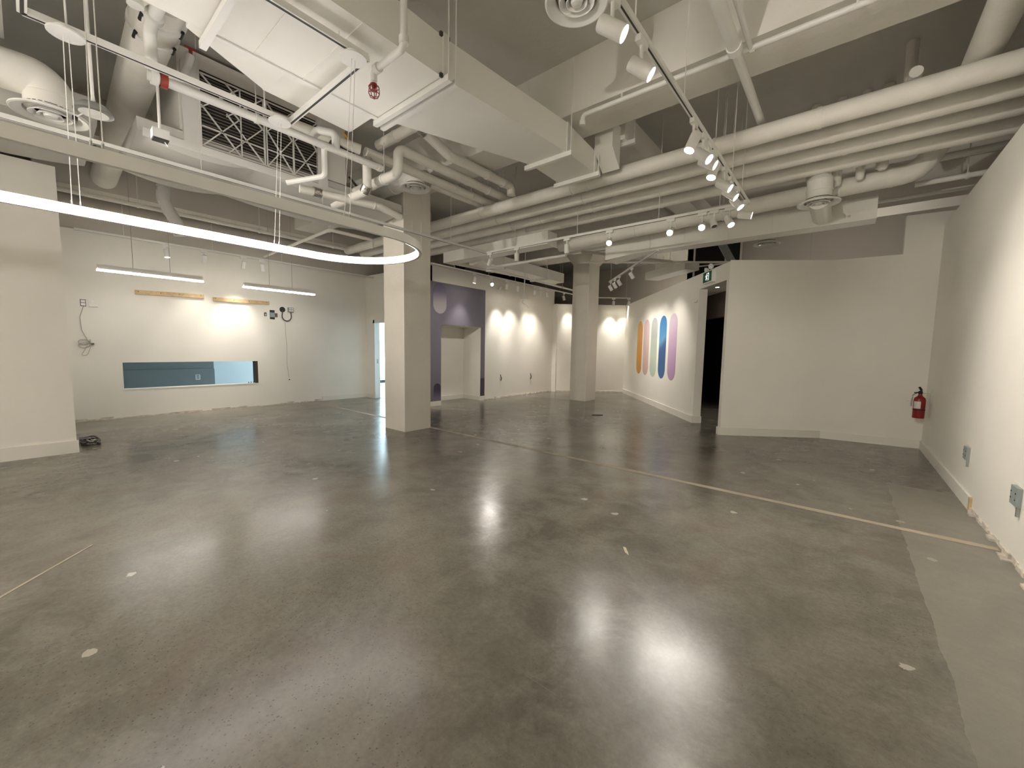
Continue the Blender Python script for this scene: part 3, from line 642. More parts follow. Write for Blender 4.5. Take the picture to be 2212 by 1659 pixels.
lat((1.365, mz-.17), (1.985, mz-.19)); lat((2.01, mz-.18), (2.625, mz-.18))
def sag_duct(name, label, x0, x1, cusps, zt, zb, s_, ztop, mat_='wrap'):
    mb = MB(); rows = []
    ys_ = []
    for a, b in zip(cusps, cusps[1:]): ys_ += [a+(b-a)*k/12 for k in range(12)]
    ys_.append(cusps[-1])
    for y_ in ys_:
        sg = 0
        for a, b in zip(cusps, cusps[1:]):
            if a <= y_ <= b: sg = s_*max(0.0, math.sin(math.pi*(y_-a)/(b-a)))**.8
        z = zb-sg
        rows.append([(x0, y_, ztop), (x0, y_, zb+.03-sg*.9), (x0+.10, y_, z), ((x0+x1)/2, y_, z-.01), (x1-.06, y_, z+.02), (x1, y_, zb+.05), (x1, y_, ztop)])
    n = len(rows[0])
    for r in rows: mb.v += [V(p) for p in r]
    for i in range(len(rows)-1):
        for k in range(n): mb.f.append((i*n+k, i*n+(k+1) % n, (i+1)*n+(k+1) % n, (i+1)*n+k))
    mb.f.append(tuple(range(n))); mb.f.append(tuple(reversed(range((len(rows)-1)*n, len(rows)*n))))
    return tag(mb.build(name, mat_), label, 'duct')
sag_duct('wrapped_duct', 'wide duct in sagging pale wrap under the louvre unit', -7.05, -5.66, [.83, 1.87, 3.98], 0, 3.56, .07, 3.73)
sag_duct('wrapped_duct', 'pale wrapped duct end above the projecting left wall', -7.45, -5.9, [-2.2, -.9, .57], 0, 3.60, .07, 3.85)
# rectangular duct and diffuser elbow at the far upper left
rd = thing('rectangular_duct', 'flanged vertical rectangular duct at the upper left edge', 'duct', (-5.2, -.35, 3.7))
MB().box((-5.6, -1.0, 3.86), (-4.6, -.02, SLAB-.01)).build('run', 'duct', rd)
for z in (3.98, 4.13): MB().box((-5.64, -1.04, z), (-4.56, .02, z+.045)).build('flange', 'white', rd)

# ------------------------------------------------------------------ round diffusers
def diffuser(label, c, r, run, tr, neck=.16, name='round_diffuser', bands=True, cap=None):
    """r flange radius; run = duct path that ends above c; tr duct radius"""
    c = V(c); t = thing(name, label, 'air diffuser', c, 'round ceiling diffusers')
    fl_ = MB().lathe([(r*.66, .05), (r*.72, .035), (r, .012), (r*1.0, 0), (r*.95, -.004), (r*.68, .022), (r*.66, .05)], c, (0,0,1), 40); fl_ = fl_.build('flange', 'white', t)
    MB().lathe([(r*.64, .055), (r*.64, .06)], c, (0,0,1), 30).build('throat', 'slot', fl_)
    MB().lathe([(r*.40, .035), (r*.56, .0), (r*.54, -.004), (r*.38, .030), (r*.40, .035)], c, (0,0,1), 36).build('cone', 'white', fl_)
    MB().lathe([(r*.26, .030), (r*.34, -.003), (r*.32, -.007), (r*.22, .026), (r*.26, .030)], c, (0,0,1), 30).build('cone', 'white', fl_)
    MB().lathe([(r*.20, .010), (r*.16, -.010), (0, -.014)], c, (0,0,1), 24).build('centre_disc', 'white', fl_)
    pts = [c+V((0,0,.04))]+[V(p) for p in run]
    MB().tube(pts, tr, 24, fillet=tr*1.25).build('round_duct', 'duct', t)
    if cap:
        MB().lathe([(tr, 0), (tr*.92, .035), (tr*.7, .065), (tr*.4, .082), (0, .088)], pts[-1], (0,0,1), 24).build('dome_cap', 'duct', t)
        MB().tube([cap[:3], cap[3:]], tr*.85, 22).build('branch_duct', 'duct', t)
    if bands:
        for a, b in zip(pts, pts[1:]):
            L_ = (b-a).length
            for f_ in (.5,) if L_ < .6 else (.35, .7):
                p = a.lerp(b, f_); d_ = (b-a).normalized(); MB().tube([p-d_*.012, p+d_*.012], tr+.005, 24).build('band', 'duct', t)
    return t
diffuser('round white diffuser on an elbow in front of the first column', (-5.17, 3.88, 3.84), .225, [(-5.17, 3.88, 4.01), (-5.9, 3.86, 4.01), (-7.6, 3.74, 3.98)], .135)
diffuser('round white diffuser above the right partition, in front of the long duct', (-.385, 6.50, 3.345), .225, [(-.385, 6.50, 3.62)], .135, cap=(-.385, 6.55, 3.41, -.385, 7.449, 3.43))
diffuser('large round diffuser at the top edge of the photo beside the right track', (-1.63, 2.62, 3.90), .225, [(-1.63, 2.62, SLAB-.01)], .14)
diffuser('round diffuser on a curved duct at the far left', (-5.66, .25, 3.47), .25, [(-5.66, .25, 3.76), (-5.66, -1.8, 3.70)], .16)
diffuser('small far diffuser above the partition near the exit sign', (-1.28, 9.05, 3.50), .225, [(-1.28, 9.05, 3.78), (-.6, 9.7, 4.3)], .12)

# ------------------------------------------------------------------ pipes
def pipe(label, pts, r, fillet=.0, bands=(), rods=(), foil=(), cat='pipe', name='insulated_pipe', m='pipe', group=None, seg=16, ztop=SLAB, bandm='pipe'):
    t = thing(name, label, cat, V(pts[0]), group)
    pr_ = MB().tube(pts, r, seg, fillet=fillet or r*1.4).build('pipe_run', m, t)
    for p, d in bands:
        p, d = V(p), V(d).normalized(); MB().tube([p-d*.02, p+d*.02], r+.006, seg).build('coupling', bandm, pr_)
    for p, d in foil:
        p, d = V(p), V(d).normalized(); MB().tube([p-d*.05, p+d*.05], r+.012, seg).build('foil_wrap', 'foil', pr_)
    for p in rods:
        MB().tube([(p[0], p[1], p[2]+r*.9), (p[0], p[1], ztop)], .0055, 6).build('hanger_rod', 'white', t)
        MB().lathe([(r+.004, -.014), (r+.009, -.014), (r+.009, .014), (r+.004, .014)], p[:3], p[3], 20).build('clevis', 'white', t)
    return t
XD, YD = V((1,0,0)), V((0,1,0))
pr = .094
for k, (y_, lab) in enumerate([(5.16, 'nearest of the four parallel insulated pipes under the ceiling'), (5.58, 'second nearest of the four parallel insulated pipes'), (6.00, 'third of the four parallel insulated pipes counting away from the camera'), (6.46, 'farthest of the four parallel insulated pipes')]):
    z = 3.79
    pipe(lab, [(-9.6, y_, z), (3.2, y_, z)], pr, bands=[((x_, y_, z), XD) for x_ in (-4.6+k*.13, -2.95+k*.2, -.35+k*.1)], rods=[(x_, y_, z, XD) for x_ in (-5.0, -3.2-k*.05, -1.3)], group='four parallel insulated pipes')
# pipes coming in from the left over pipe one
za = 3.98
GP = 'insulated pipes meeting above the column'
pipe('insulated pipe that turns down with an elbow onto the four long pipes', [(-5.1, 3.22, 4.19), (-4.26, 3.22, 4.19), (-4.26, 3.75, 4.02), (-4.26, 5.05, 4.02), (-4.26, 5.05, 3.89)], .066, .10, [((-4.7, 3.22, 4.19), XD), ((-4.26, 4.5, 4.02), YD)], [(-4.26, 4.85, 4.02, YD)], [((-4.26, 3.30, 4.165), V((0, .95, -.3)))], group=GP)
pipe('insulated pipe dropping in a vertical leg beside the round elbow duct', [(-5.9, 3.17, 3.68), (-4.58, 3.17, 3.68), (-4.58, 3.17, za), (-4.58, 5.4, za)], .064, .09, [((-5.2, 3.17, 3.68), XD), ((-4.58, 4.4, za), YD)], [(-4.9, 3.17, 3.68, XD), (-4.58, 4.85, za, YD)], group=GP)
pipe('insulated pipe third in the bundle that meets the four long pipes', [(-5.0, 2.96, za), (-4.95, 5.4, za)], .062, .2, [((-4.965, 4.5, za), YD)], [(-4.96, 4.85, za, YD)], group=GP)
pipe('insulated pipe lowest in the bundle beside the column top', [(-5.14, 4.12, za), (-5.12, 5.4, za)], .062, 0, [((-5.12, 5.0, za), YD)], group=GP)
pipe('short insulated pipe leg with a silver foil elbow beside the ring light', [(-5.9, 2.98, 3.50), (-5.0, 2.98, 3.50), (-5.0, 2.98, 3.91)], .056, .09, [], [], [((-5.03, 2.98, 3.53), V((.7, 0, .7))), ((-5.0, 2.98, 3.86), V((0, 0, 1)))], group='insulated pipes meeting above the column')
pipe('insulated pipe under the wrapped duct with a silver collar', [(-5.55, 2.35, 3.46), (-5.3, 3.35, 3.46), (-5.3, 3.7, 3.40)], .05, .1, [((-5.32, 3.28, 3.46), YD)], [], [((-5.5, 2.55, 3.46), YD)], group='insulated pipes meeting above the column')
# sprinkler main
sm = pipe('white sprinkler main with a red coupling running past the louvre unit', [(-4.72, .78, 3.72), (-4.72, 3.02, 3.72)], .040, 0, [((-4.72, 2.3, 3.72), YD), ((-4.72, 2.98, 3.72), YD)], [(-4.72, 1.6, 3.72, YD)], name='sprinkler_pipe', m='white')
MB().tube([(-4.72, .86, 3.72), (-4.72, .91, 3.72)], .058, 16).build('red_coupling', 'valve', sm)
MB().tube([(-4.72, .80, 3.72), (-4.72, .85, 3.72)], .062, 16).build('coupling', 'white', sm)
MB().tube([(-4.72, 2.42, 3.72), (-4.72, 2.42, 3.90), (-4.90, 2.30, 3.95), (-4.98, 2.22, 3.82)], .045, 12, fillet=.06).build('elbow_branch', 'white', sm)
MB().tube([(-4.76, 2.30, 3.70), (-4.76, 2.30, 3.40), (-5.05, 2.0, 3.30)], .030, 10, fillet=.05).build('drop_branch', 'white', sm)
vv = thing('shutoff_valve', 'dark valve with an amber handwheel above the ring light', 'valve', (-5.2, 2.9, 4.05))
MB().tube([(-5.40, 2.0, 4.14), (-5.01, 2.9, 3.99)], .062, 14).build('body', 'pipe', vv)
MB().box((-5.22, 2.55, 3.92), (-5.08, 2.85, 4.00)).build('actuator', 'black', vv)
MB().lathe([(.05, -.01), (.062, 0), (.05, .01)], (-5.05, 2.72, 4.10), (.5, .5, .7), 20).build('handwheel', 'amber', vv)
MB().lathe([(.05, -.01), (.06, 0), (.05, .01)], (-5.18, 2.52, 4.10), (1, 0, 0), 20).build('collar', 'amber', vv)
lv = thing('lever_valve', 'insulated pipe stub with a dark lever valve below the sprinkler main', 'valve', (-5.7, 2.9, 3.9))
MB().tube([(-6.6, 3.2, 3.86), (-5.75, 3.28, 3.86), (-5.55, 3.42, 3.86)], .055, 12, fillet=.08).build('pipe_run', 'pipe', lv)
MB().bar((-5.70, 3.25, 3.78), (-5.46, 2.98, 3.79), .03, .012).build('lever', 'black', lv)
MB().box((-5.74, 3.25, 3.70), (-5.68, 3.31, 3.80)).build('valve_body', 'slot', lv)
MB().lathe([(.062, -.03), (.07, 0), (.062, .03)], (-5.70, 3.30, 3.86), (1, .2, 0), 16).build('flange', 'white', lv)
# large tube crossing at the upper left
bt = thing('large_tube', 'large white tube with bolted couplings running to the left wall', 'pipe', (-4.9, .85, 4.3))
MB().tube([(-4.35, .85, 4.22), (-10.48, 1.0, 4.22)], .165, 28).build('tube', 'pipe', bt)
for x_ in (-4.9, -4.6):
    cl_ = MB().tube([(x_-.03, .87, 4.22), (x_+.03, .867, 4.22)], .182, 28).build('clamp', 'white', bt)
    for s_ in (-1, 1): MB().tube([(x_-.05, 0.87+s_*.13, 4.10), (x_+.05, .87+s_*.13, 4.10)], .014, 8).build('clamp_bolt', 'black', cl_)
bs = thing('sprinkler_pipe', 'white branch pipe clamped across the large tube', 'pipe', (-4.4, .7, 4.0))
MB().tube([(-3.95, .78, 4.0), (-4.55, .78, 4.0), (-4.66, .80, 3.74)], .045, 14, fillet=.08).build('pipe_run', 'white', bs)
for p in ((-4.05, .78, 4.0), (-4.35, .78, 4.0)): MB().tube([V(p)-XD*.03, V(p)+XD*.03], .062, 14).build('coupling', 'white', bs)
MB().tube([(-4.05, .78, 4.0), (-4.05, .78, SLAB)], .045, 12).build('riser', 'white', bs)
MB().tube([(-4.20, .78, 4.02), (-4.22, .62, 4.10), (-4.10, .5, 4.2)], .03, 10, fillet=.05).build('elbow', 'white', bs)
MB().lathe([(.05, 0), (.05, .04), (.03, .06)], (-4.28, .66, 3.97), (0,0,1), 18).build('end_cap', 'wlens', bs)
gb = thing('sprinkler_branch', 'white angled branch pipe with a red tee handle behind the large tube', 'pipe', (-5.4, 1.1, 4.1))
MB().tube([(-5.3, .92, 4.0), (-5.3, 1.15, 4.1), (-5.3, 1.22, 4.35)], .035, 12, fillet=.05).build('pipe_run', 'white', gb)
MB().tube([(-5.3, 1.22, 4.34), (-5.3, 1.22, 4.42)], .016, 8).build('stem', 'valve', gb)
MB().bar((-5.3, 1.17, 4.42), (-5.3, 1.27, 4.42), .02, .015).build('tee_handle', 'valve', gb)
# flue tubes behind the louvre unit
# sprinkler head in a red cage below the duct
sc = thing('caged_sprinkler', 'red caged sprinkler head on a white pipe under the large duct', 'sprinkler', (-2.66, 1.84, 3.6))
MB().tube([(-2.62, 1.87, SLAB), (-2.62, 1.87, 3.62), (-3.02, 1.87, 3.62), (-3.02, 1.87, 3.54)], .026, 12, fillet=.05).build('pipe', 'white', sc)
for p, d in (((-2.62, 1.87, 3.67), (0,0,1)), ((-2.97, 1.87, 3.62), (1,0,0))): MB().tube([V(p)-V(d)*.025, V(p)+V(d)*.025], .036, 12).build('elbow_fitting', 'white', sc)
MB().lathe([(.012, 0), (.02, -.02), (.012, -.05), (.028, -.055), (0, -.06)], (-3.02, 1.87, 3.53), (0,0,1), 12).build('head', 'red', sc)
for k in range(5):
    a = 2*math.pi*k/5; c_, s_ = math.cos(a), math.sin(a); P = [(.012, .0), (.038, -.02), (.042, -.07), (.028, -.105), (.0, -.115)]
    MB().tube([(-3.02+r_*c_, 1.87+r_*s_, 3.53+h_) for r_, h_ in P], .0035, 6).build('cage_wire', 'red', sc)
for r_, h_ in ((.040, -.03), (.040, -.08)): MB().tube([(-3.02+r_*math.cos(2*math.pi*k/16), 1.87+r_*math.sin(2*math.pi*k/16), 3.53+h_) for k in range(16)], .003, 6, closed=True).build('cage_hoop', 'red', sc)
# pipe across the beam and the pipe passing beneath it
bp_ = pipe('thin white sprinkler pipe along the beam with an elbow at its end', [(-2.40, 4.05, 3.93), (-2.40, 4.05, 4.03), (1.7, 4.09, 4.03)], .024, .04, [((-.78, 4.08, 4.03), XD)], [], name='sprinkler_pipe', m='white', seg=12)
for x_ in (-1.95, -.1): MB().tube([(x_, 4.06, 4.03), (x_, 4.06, 4.1)], .012, 8).build('clip', 'white', bp_)
MB().tube([(-2.40, 4.05, 3.92), (-2.40, 4.05, 3.97)], .034, 12).build('elbow_end', 'white', bp_)
tp = pipe('white pipe passing under the beam with a sleeve joint', [(-.87, -1.2, 3.95), (-.87, 6.4, 3.95)], .038, 0, [((-.87, 3.35, 3.95), YD)], [], name='drain_pipe', m='white', seg=14)
MB().tube([(-.87, -1.2, 3.95), (-.87, 3.88, 3.95)], .048, 14).build('sleeve', 'white', tp)
MB().tube([(-.87, 3.82, 3.95), (-.87, 3.90, 3.95)], .058, 14).build('coupling', 'white', tp)
MB().tube([(-.79, 2.2, 4.03), (-.79, 4.06, 4.03)], .022, 10).build('side_pipe', 'white', tp)
# big pipe at the right with elbow into the long far pipe
pipe('big insulated pipe from the upper right corner turning along the far side', [(.74, -1.5, 4.03), (.74, 6.95, 4.03), (.55, 7.0, 3.67), (-4.6, 7.02, 3.55)], .115, .26, [((.74, 6.3, 4.03), YD), ((.3, 7.0, 3.665), XD), ((-2.3, 7.01, 3.60), XD)], [(-.2, 7.0, 3.65, XD), (-1.6, 7.01, 3.62, XD), (-3.0, 7.01, 3.59, XD)], seg=24)
# stub pipes dropping behind the long pipes
for x_, z, r_, lab in [(-.50, 3.70, .055, 'short pipe stub dropping behind the pipes left of the diffuser'), (-.236, 3.60, .055, 'rounded pipe stub directly right of the diffuser neck'), (-.004, 3.63, .045, 'second rounded pipe stub right of the diffuser'), (.20, 3.70, .055, 'third rounded pipe stub right of the diffuser')]:
    tag(MB().tube([(x_, 6.80, SLAB-.005), (x_, 6.79, z+.05)], r_, 16).lathe([(r_, 0), (r_*.9, -.025), (r_*.6, -.045), (0, -.052)], (x_, 6.79, z+.052), (0, 0, 1), 16).build('pipe_stub', 'pipe'), lab, 'pipe', 'pipe stubs behind the long pipes')
tag(MB().tube([(.33, 5.35, 4.05), (.33, 5.75, 4.05), (.33, 6.0, 4.3), (.33, 6.05, SLAB-.005)], .05, 14, fillet=.1).build('pipe_elbow', 'pipe'), 'short pipe elbow rising just above the nearest long pipe at the right', 'pipe')
for k, (y_, z, x0, r_, lab) in enumerate([(7.15, 3.83, .26, .042, 'upper thin pipe with a hanger reaching the right wall'), (7.4, 3.64, .55, .032, 'middle thin pipe reaching the right wall'), (8.2, 3.72, .2, .028, 'lowest thin pipe running out from the long duct end to the right wall')]):
    pipe(lab, [(x0, y_, z), (1.9, y_, z)], r_, 0, [((x0+.04, y_, z), XD)] if k == 0 else [], [(x0+.45, y_, z, XD)] if k < 2 else [], name='thin_pipe', m='white', group='thin pipes at the right wall', seg=12)
hb = thing('pipe_hanger', 'white strut hanger on the far pipe right of the diffuser', 'hanger', (.2, 7.0, 3.7))
for e in (-.03, .03): MB().box((.18+e-.012, 6.86, 3.76), (.18+e+.012, 6.90, 4.02)).build('strut', 'white', hb)
MB().tube([(.18, 6.88, 4.02), (.18, 6.88, SLAB)], .006, 6).build('rod', 'white', hb)
MB().box((.10, 6.86, 3.98), (.26, 6.9, 4.01)).build('crossbar', 'white', hb)
# thin sprinkler loop in front of the plenum
sl_ = pipe('thin white sprinkler line bending back above the back wall', [(-4.15, 6.55, 3.22), (-6.35, 6.7, 3.25), (-6.75, 11.4, 3.33)], .026, .06, [((-6.35, 6.75, 3.25), YD)], [(-6.49, 8.4, 3.28, YD), (-6.63, 10.3, 3.312, YD)], name='sprinkler_pipe', m='white', seg=10)
pipe('tan insulated pipe inside the dark space over the back wall', [(-7.52, 6.9, 3.58), (-7.62, 11.4, 3.72)], .10, 0, [((-7.55, 8.2, 3.62), YD)], [(-7.567, 9.0, 3.645, YD)])
pipe('thin brown conduit crossing beside the angled mural track', [(-4.9, 8.4, 3.75), (-2.95, 8.9, 3.35)], .030, 0, name='conduit', m='upper', seg=10)
pipe('thin conduit running past the second column toward the mural', [(-5.4, 9.2, 3.7), (-1.9, 10.2, 3.45)], .024, 0, name='conduit', m='duct', seg=10)
# left bay conduits and flexible duct
fx = thing('flexible_duct', 'ribbed vertical flexible duct behind the wrapped duct', 'duct', (-8.5, 1.6, 3.2))
pts = [(-8.5, 1.52, 3.95), (-8.5, 1.50, 3.75), (-8.5, 1.56, 3.58), (-8.5, 1.66, 3.40), (-8.52, 1.70, 3.20)]
MB().tube(pts, .085, 18, fillet=.1).build('hose', 'wrap', fx)
for a, b in zip(pts, pts[1:]):
    for f_ in (.2, .6): p = V(a).lerp(V(b), f_); d_ = (V(b)-V(a)).normalized(); MB().tube([p-d_*.01, p+d_*.01], .091, 18).build('rib', 'wrap', fx)
pipe('long thin pipe under the ceiling of the left bay', [(-9.2, .4, 3.72), (-9.2, 4.95, 3.72)], .035, 0, [((-9.2, 2.4, 3.72), YD)], [(-9.2, 1.3, 3.72, YD), (-9.2, 3.1, 3.72, YD), (-9.2, 4.6, 3.72, YD)], name='conduit', m='pipe', seg=10)
pipe('oblique thin pipe with a coiled wire at its end in the left bay', [(-10.3, 3.55, 3.45), (-6.9, 3.4, 3.42), (-6.9, 4.2, 3.42), (-7.4, 4.5, 3.42)], .028, .05, [((-6.95, 3.42, 3.42), XD)], name='conduit', m='pipe', seg=10)
struct('trim_13', B(((-10.5, .2, 4.0), (-9.9, 9, SLAB)), ((-8.3, .2, 4.2), (-7.9, 6.4, SLAB))), 'upper', 'concrete ribs over the left bay')
tag(MB().tube([(-6.88+.07*math.cos(a*.4), 3.44+.07*math.sin(a*.4), 3.40+.006*a) for a in range(22)], .004, 6).build('wire_coil', 'white'), 'small white coil of wire hanging over the ring light', 'wire')

# ------------------------------------------------------------------ wall mounted things
def wbox(name, label, cat, y_, z, w_, h, d_, m, x=XL, parts=()):
    t = thing(name, label, cat, (x, y_, z-h/2)); MB().box((x-.004, y_-w_/2, z-h/2), (x+d_, y_+w_/2, z+h/2)).build('body', m, t)
    for nm, (a0, a1, b0, b1, dd), mm in parts: MB().box((x+d_*.4, y_+a0, z+b0), (x+dd, y_+a1, z+b1)).build(nm, mm, t)
    return t
def batten(y0_, y1_, z0_, z1_, label):
    t = thing('wood_batten', label, 'batten', (XL, (y0_+y1_)/2, z0_-.04), 'pine battens on the left wall')
    MB().add([(XL,y0_,z0_-.04),(XL+.035,y0_,z0_-.04),(XL+.035,y1_,z1_-.04),(XL,y1_,z1_-.04),(XL,y0_,z0_+.04),(XL+.035,y0_,z0_+.04),(XL+.035,y1_,z1_+.04),(XL,y1_,z1_+.04)], [(0,3,2,1),(4,5,6,7),(0,1,5,4),(1,2,6,5),(2,3,7,6),(3,0,4,7)]).build('board', 'wood', t); bo_ = t.children[0]
    for f_ in (.04, .35, .62, .95): y_ = y0_+(y1_-y0_)*f_; MB().lathe([(.008, 0), (.008, .003), (0, .004)], (XL+.035, y_, z0_+(z1_-z0_)*f_+.01), (1,0,0), 10).build('screw', 'slot', bo_)
batten(1.37, 2.44, 2.415, 2.447, 'longer pine batten screwed to the left back wall under the first pendant')
batten(2.60, 3.69, 2.412, 2.428, 'pine batten on the left back wall between the two pendants')
wbox('socket_box', 'open socket box with a white receptacle at the far left', 'socket', .674, 2.143, .07, .12, .008, 'black', parts=[('receptacle', (-.028, .028, .004, .05, .02), 'white'), ('receptacle', (-.028, .028, -.05, -.004, .02), 'white')])
wbox('wall_plate', 'blank double wall plate with a white ledge beside the open socket', 'wall plate', .805, 2.15, .12, .12, .012, 'wall', parts=[('latch', (-.035, .01, .0, .045, .022), 'wlens'), ('lower_ledge', (-.055, .055, -.066, -.052, .03), 'white')])
wbox('socket_box', 'narrow open socket box right of the battens', 'socket', 3.61, 2.162, .05, .085, .006, 'black', parts=[('receptacle', (-.008, .008, -.032, .018, .015), 'white')])
wbox('recessed_box', 'grey metal box in a black wall cut-out', 'wall box', 3.757, 2.165, .105, .215, .004, 'black', parts=[('metal_box', (-.05, .05, -.06, .05, .02), 'box'), ('terminal', (.05, .11, -.05, .04, .018), 'brown')])
cz = thing('power_whip', 'grey four-gang box on a looped black cable from a hole in the wall', 'cable', (XL, 4.05, 2.03))
MB().lathe([(.065, .0005), (.065, .004), (0, .005)], (XL, 3.985, 2.305), (1,0,0), 20).build('hole', 'black', cz)
gg = MB().box((XL, 4.10, 2.255), (XL+.05, 4.225, 2.365)).build('gang_box', 'box', cz)
for a in (4.125, 4.175):
    for b in (2.275, 2.32): MB().box((XL+.05, a-.002, b), (XL+.055, a+.036, b+.03)).build('receptacle', 'white', gg)
MB().tube([(XL+.02, 3.985, 2.30), (XL+.05, 3.96, 2.18)]+[(XL+.04, 4.065+.105*math.cos(math.pi+math.pi*k/10), 2.15-.115*math.sin(math.pi*k/10)) for k in range(11)]+[(XL+.03, 4.165, 2.26)], .012, 8).build('cable', 'cableb', cz)
MB().tube([(XL+.004, 4.03, 2.0), (XL+.004, 4.06, 1.4), (XL+.004, 4.05, 1.0), (XL+.004, 4.085, .66)], .0035, 6).build('loose_wire', 'cable', cz)
MB().lathe([(.014, 0), (.014, .02), (0, .022)], (XL, 4.09, .60), (1,0,0), 10).build('plug', 'black', cz)
lw = thing('loose_cable', 'thin grey cable hanging in a loop below the far left socket', 'cable', (XL, .66, 1.2))
MB().tube([(XL+.01, .675, 2.08), (XL+.02, .62, 1.88), (XL+.02, .63, 1.66), (XL+.02, .70, 1.46), (XL+.02, .72, 1.42)], .0055, 8, fillet=.08).build('cable', 'cable', lw)
MB().tube([(XL+.02+.01*math.sin(a*.3), .655+.075*math.cos(a*.33), 1.36+.06*math.sin(a*.33)+.003*a) for a in range(40)], .006, 8).build('loop', 'cable', lw)
MB().tube([(XL+.02, .70, 1.42), (XL+.02, .64, 1.28), (XL+.02, .60, 1.20), (XL+.02, .68, 1.21), (XL+.02, .73, 1.36)], .004, 6, fillet=.05).build('tail', 'cable', lw)
MB().box((XL, .735, 1.40), (XL+.03, .775, 1.425)).build('plug', 'cableb', lw)
# back wall outlets, niche cable, emergency lamp
for y_, z, lab in ((8.87, .62, 'left low outlet with a dangling dark wire on the back wall'), (10.34, .605, 'right low outlet with a dangling dark wire on the back wall')):
    t = wbox('wall_outlet', lab, 'outlet', y_, z, .09, .13, .008, 'white', x=XB); t['group'] = 'low outlets on the back wall'
    MB().tube([(XB+.01, y_-.01, z+.07), (XB+.03, y_-.02, z+.02), (XB+.03, y_+.01, z-.05), (XB+.02, y_-.01, z-.11)], .012, 6, fillet=.03).build('wire', 'cableb', t)
nc = thing('cable_coil', 'coiled dark cable sticking out inside the white niche', 'cable', (-8.4, 6.9, .5))
for k in range(4): MB().tube([(-8.44+.02*k, 6.84+(.085-.008*k)*math.cos(a*math.pi/10), .56+(.10-.01*k)*math.sin(a*math.pi/10)) for a in range(20)], .006, 6, closed=True).build('loop', 'cableb', nc)
MB().tube([(-8.48, 6.83, .46), (-8.42, 6.9, .47)], .008, 6).build('lead', 'cableb', nc)
el = thing('emergency_lamp', 'twin-headed emergency lamp high on the back wall between spotlights', 'emergency lamp', (XB, 8.9, 3.1))
MB().box((XB, 8.70, 3.02), (XB+.07, 8.96, 3.14)).build('case', 'base', el)
for y_, z in ((8.74, 3.17), (8.95, 3.20)): MB().lathe([(.02, -.05), (.05, 0), (.05, .02), (0, .024)], (XB+.09, y_, z), (.8, .2, -.2), 16).build('lamp_head', 'base', el)
# hanging mount in front of back wall
pm = thing('ceiling_mount', 'white pole ending in an empty plate and cable curl before the back wall', 'mount', (-6.3, 8.05, 2.72))
MB().tube([(-6.3, 8.05, 2.76), (-6.3, 8.05, SLAB)], .014, 10).build('pole', 'white', pm)
MB().box((-6.37, 7.97, 2.70), (-6.23, 8.13, 2.755)).build('plate', 'white', pm)
MB().tube([(-6.3, 8.02, 2.70), (-6.33, 8.0, 2.62), (-6.27, 8.0, 2.58), (-6.25, 8.1, 2.54), (-6.22, 8.14, 2.49)], .010, 8, fillet=.03).build('cable', 'white', pm)
# capsules of the mural
caps = [(5.10, 'orange', [(0, (.62, .30, .06)), (.55, (.72, .33, .05)), (1, (.78, .38, .07))]),
        (4.46, 'pale pink', [(0, (.62, .42, .38)), (.6, (.66, .47, .46)), (1, (.66, .46, .47))]),
        (3.80, 'grey fading to pale green', [(0, (.50, .58, .47)), (.35, (.47, .55, .46)), (.7, (.36, .38, .36)), (1, (.42, .43, .42))]),
        (3.13, 'blue with a lighter sweep', [(0, (.05, .15, .33)), (.3, (.035, .11, .27)), (.50, (.035, .10, .26)), (.62, (.11, .30, .52)), (.74, (.06, .25, .50)), (1, (.04, .18, .42))]),
        (2.46, 'lilac fading to pale pink', [(0, (.50, .30, .48)), (.3, (.52, .33, .53)), (.65, (.58, .42, .58)), (1, (.66, .55, .66))])]
def capsule_pts(tc_, z0_, z1_, w_, o):
    r = w_/2; P = []
    for k in range(17): a = math.pi*k/16; P.append(mw(tc_+r*math.cos(a), z1_-r+r*math.sin(a), o))
    for k in range(17): a = math.pi*k/16; P.append(mw(tc_-r*math.cos(a), z0_+r-r*math.sin(a), o))
    return P
for tc_, nm, st in caps:
    g = grad('paint_'+nm.replace(' ', '_'), 0, 1.57, st, -.7 if 'blue' in nm else 0)
    o = MB().sheet(capsule_pts(tc_, .77, 2.34, .50, .0), -mn, .004).build('painted_capsule', g)
    tag(o, nm+' upright capsule painted on the angled mural wall', 'mural', 'capsules of the mural')
def yz_caps(yc, z0_, z1_, w_, x):
    r = w_/2; return [(x, yc+r*math.cos(math.pi*k/16), z1_-r+r*math.sin(math.pi*k/16)) for k in range(17)]+[(x, yc-r*math.cos(math.pi*k/16), z0_+r-r*math.sin(math.pi*k/16)) for k in range(17)]
g1 = grad('paint_moon_capsule', 0, .75, [(0, (.46, .43, .44)), (.35, (.38, .35, .38)), (.72, (.16, .145, .22)), (1, (.13, .12, .19))])
tag(MB().sheet(yz_caps(6.545, 2.29, 3.035, .42, PX), (1,0,0), .004).build('painted_capsule', g1), 'purple capsule fading to pale grey at the top of the purple panel', 'mural', 'capsules on the purple panel')
g2 = grad('paint_dark_capsule', 0, .45, [(0, (.20, .17, .26)), (.5, (.06, .05, .09)), (1, (.045, .035, .065))])
tag(MB().sheet(yz_caps(6.46, .14, .56, .22, PX), (1,0,0), .004).build('painted_capsule', g2), 'small dark capsule low on the purple panel beside the column', 'mural', 'capsules on the purple panel')
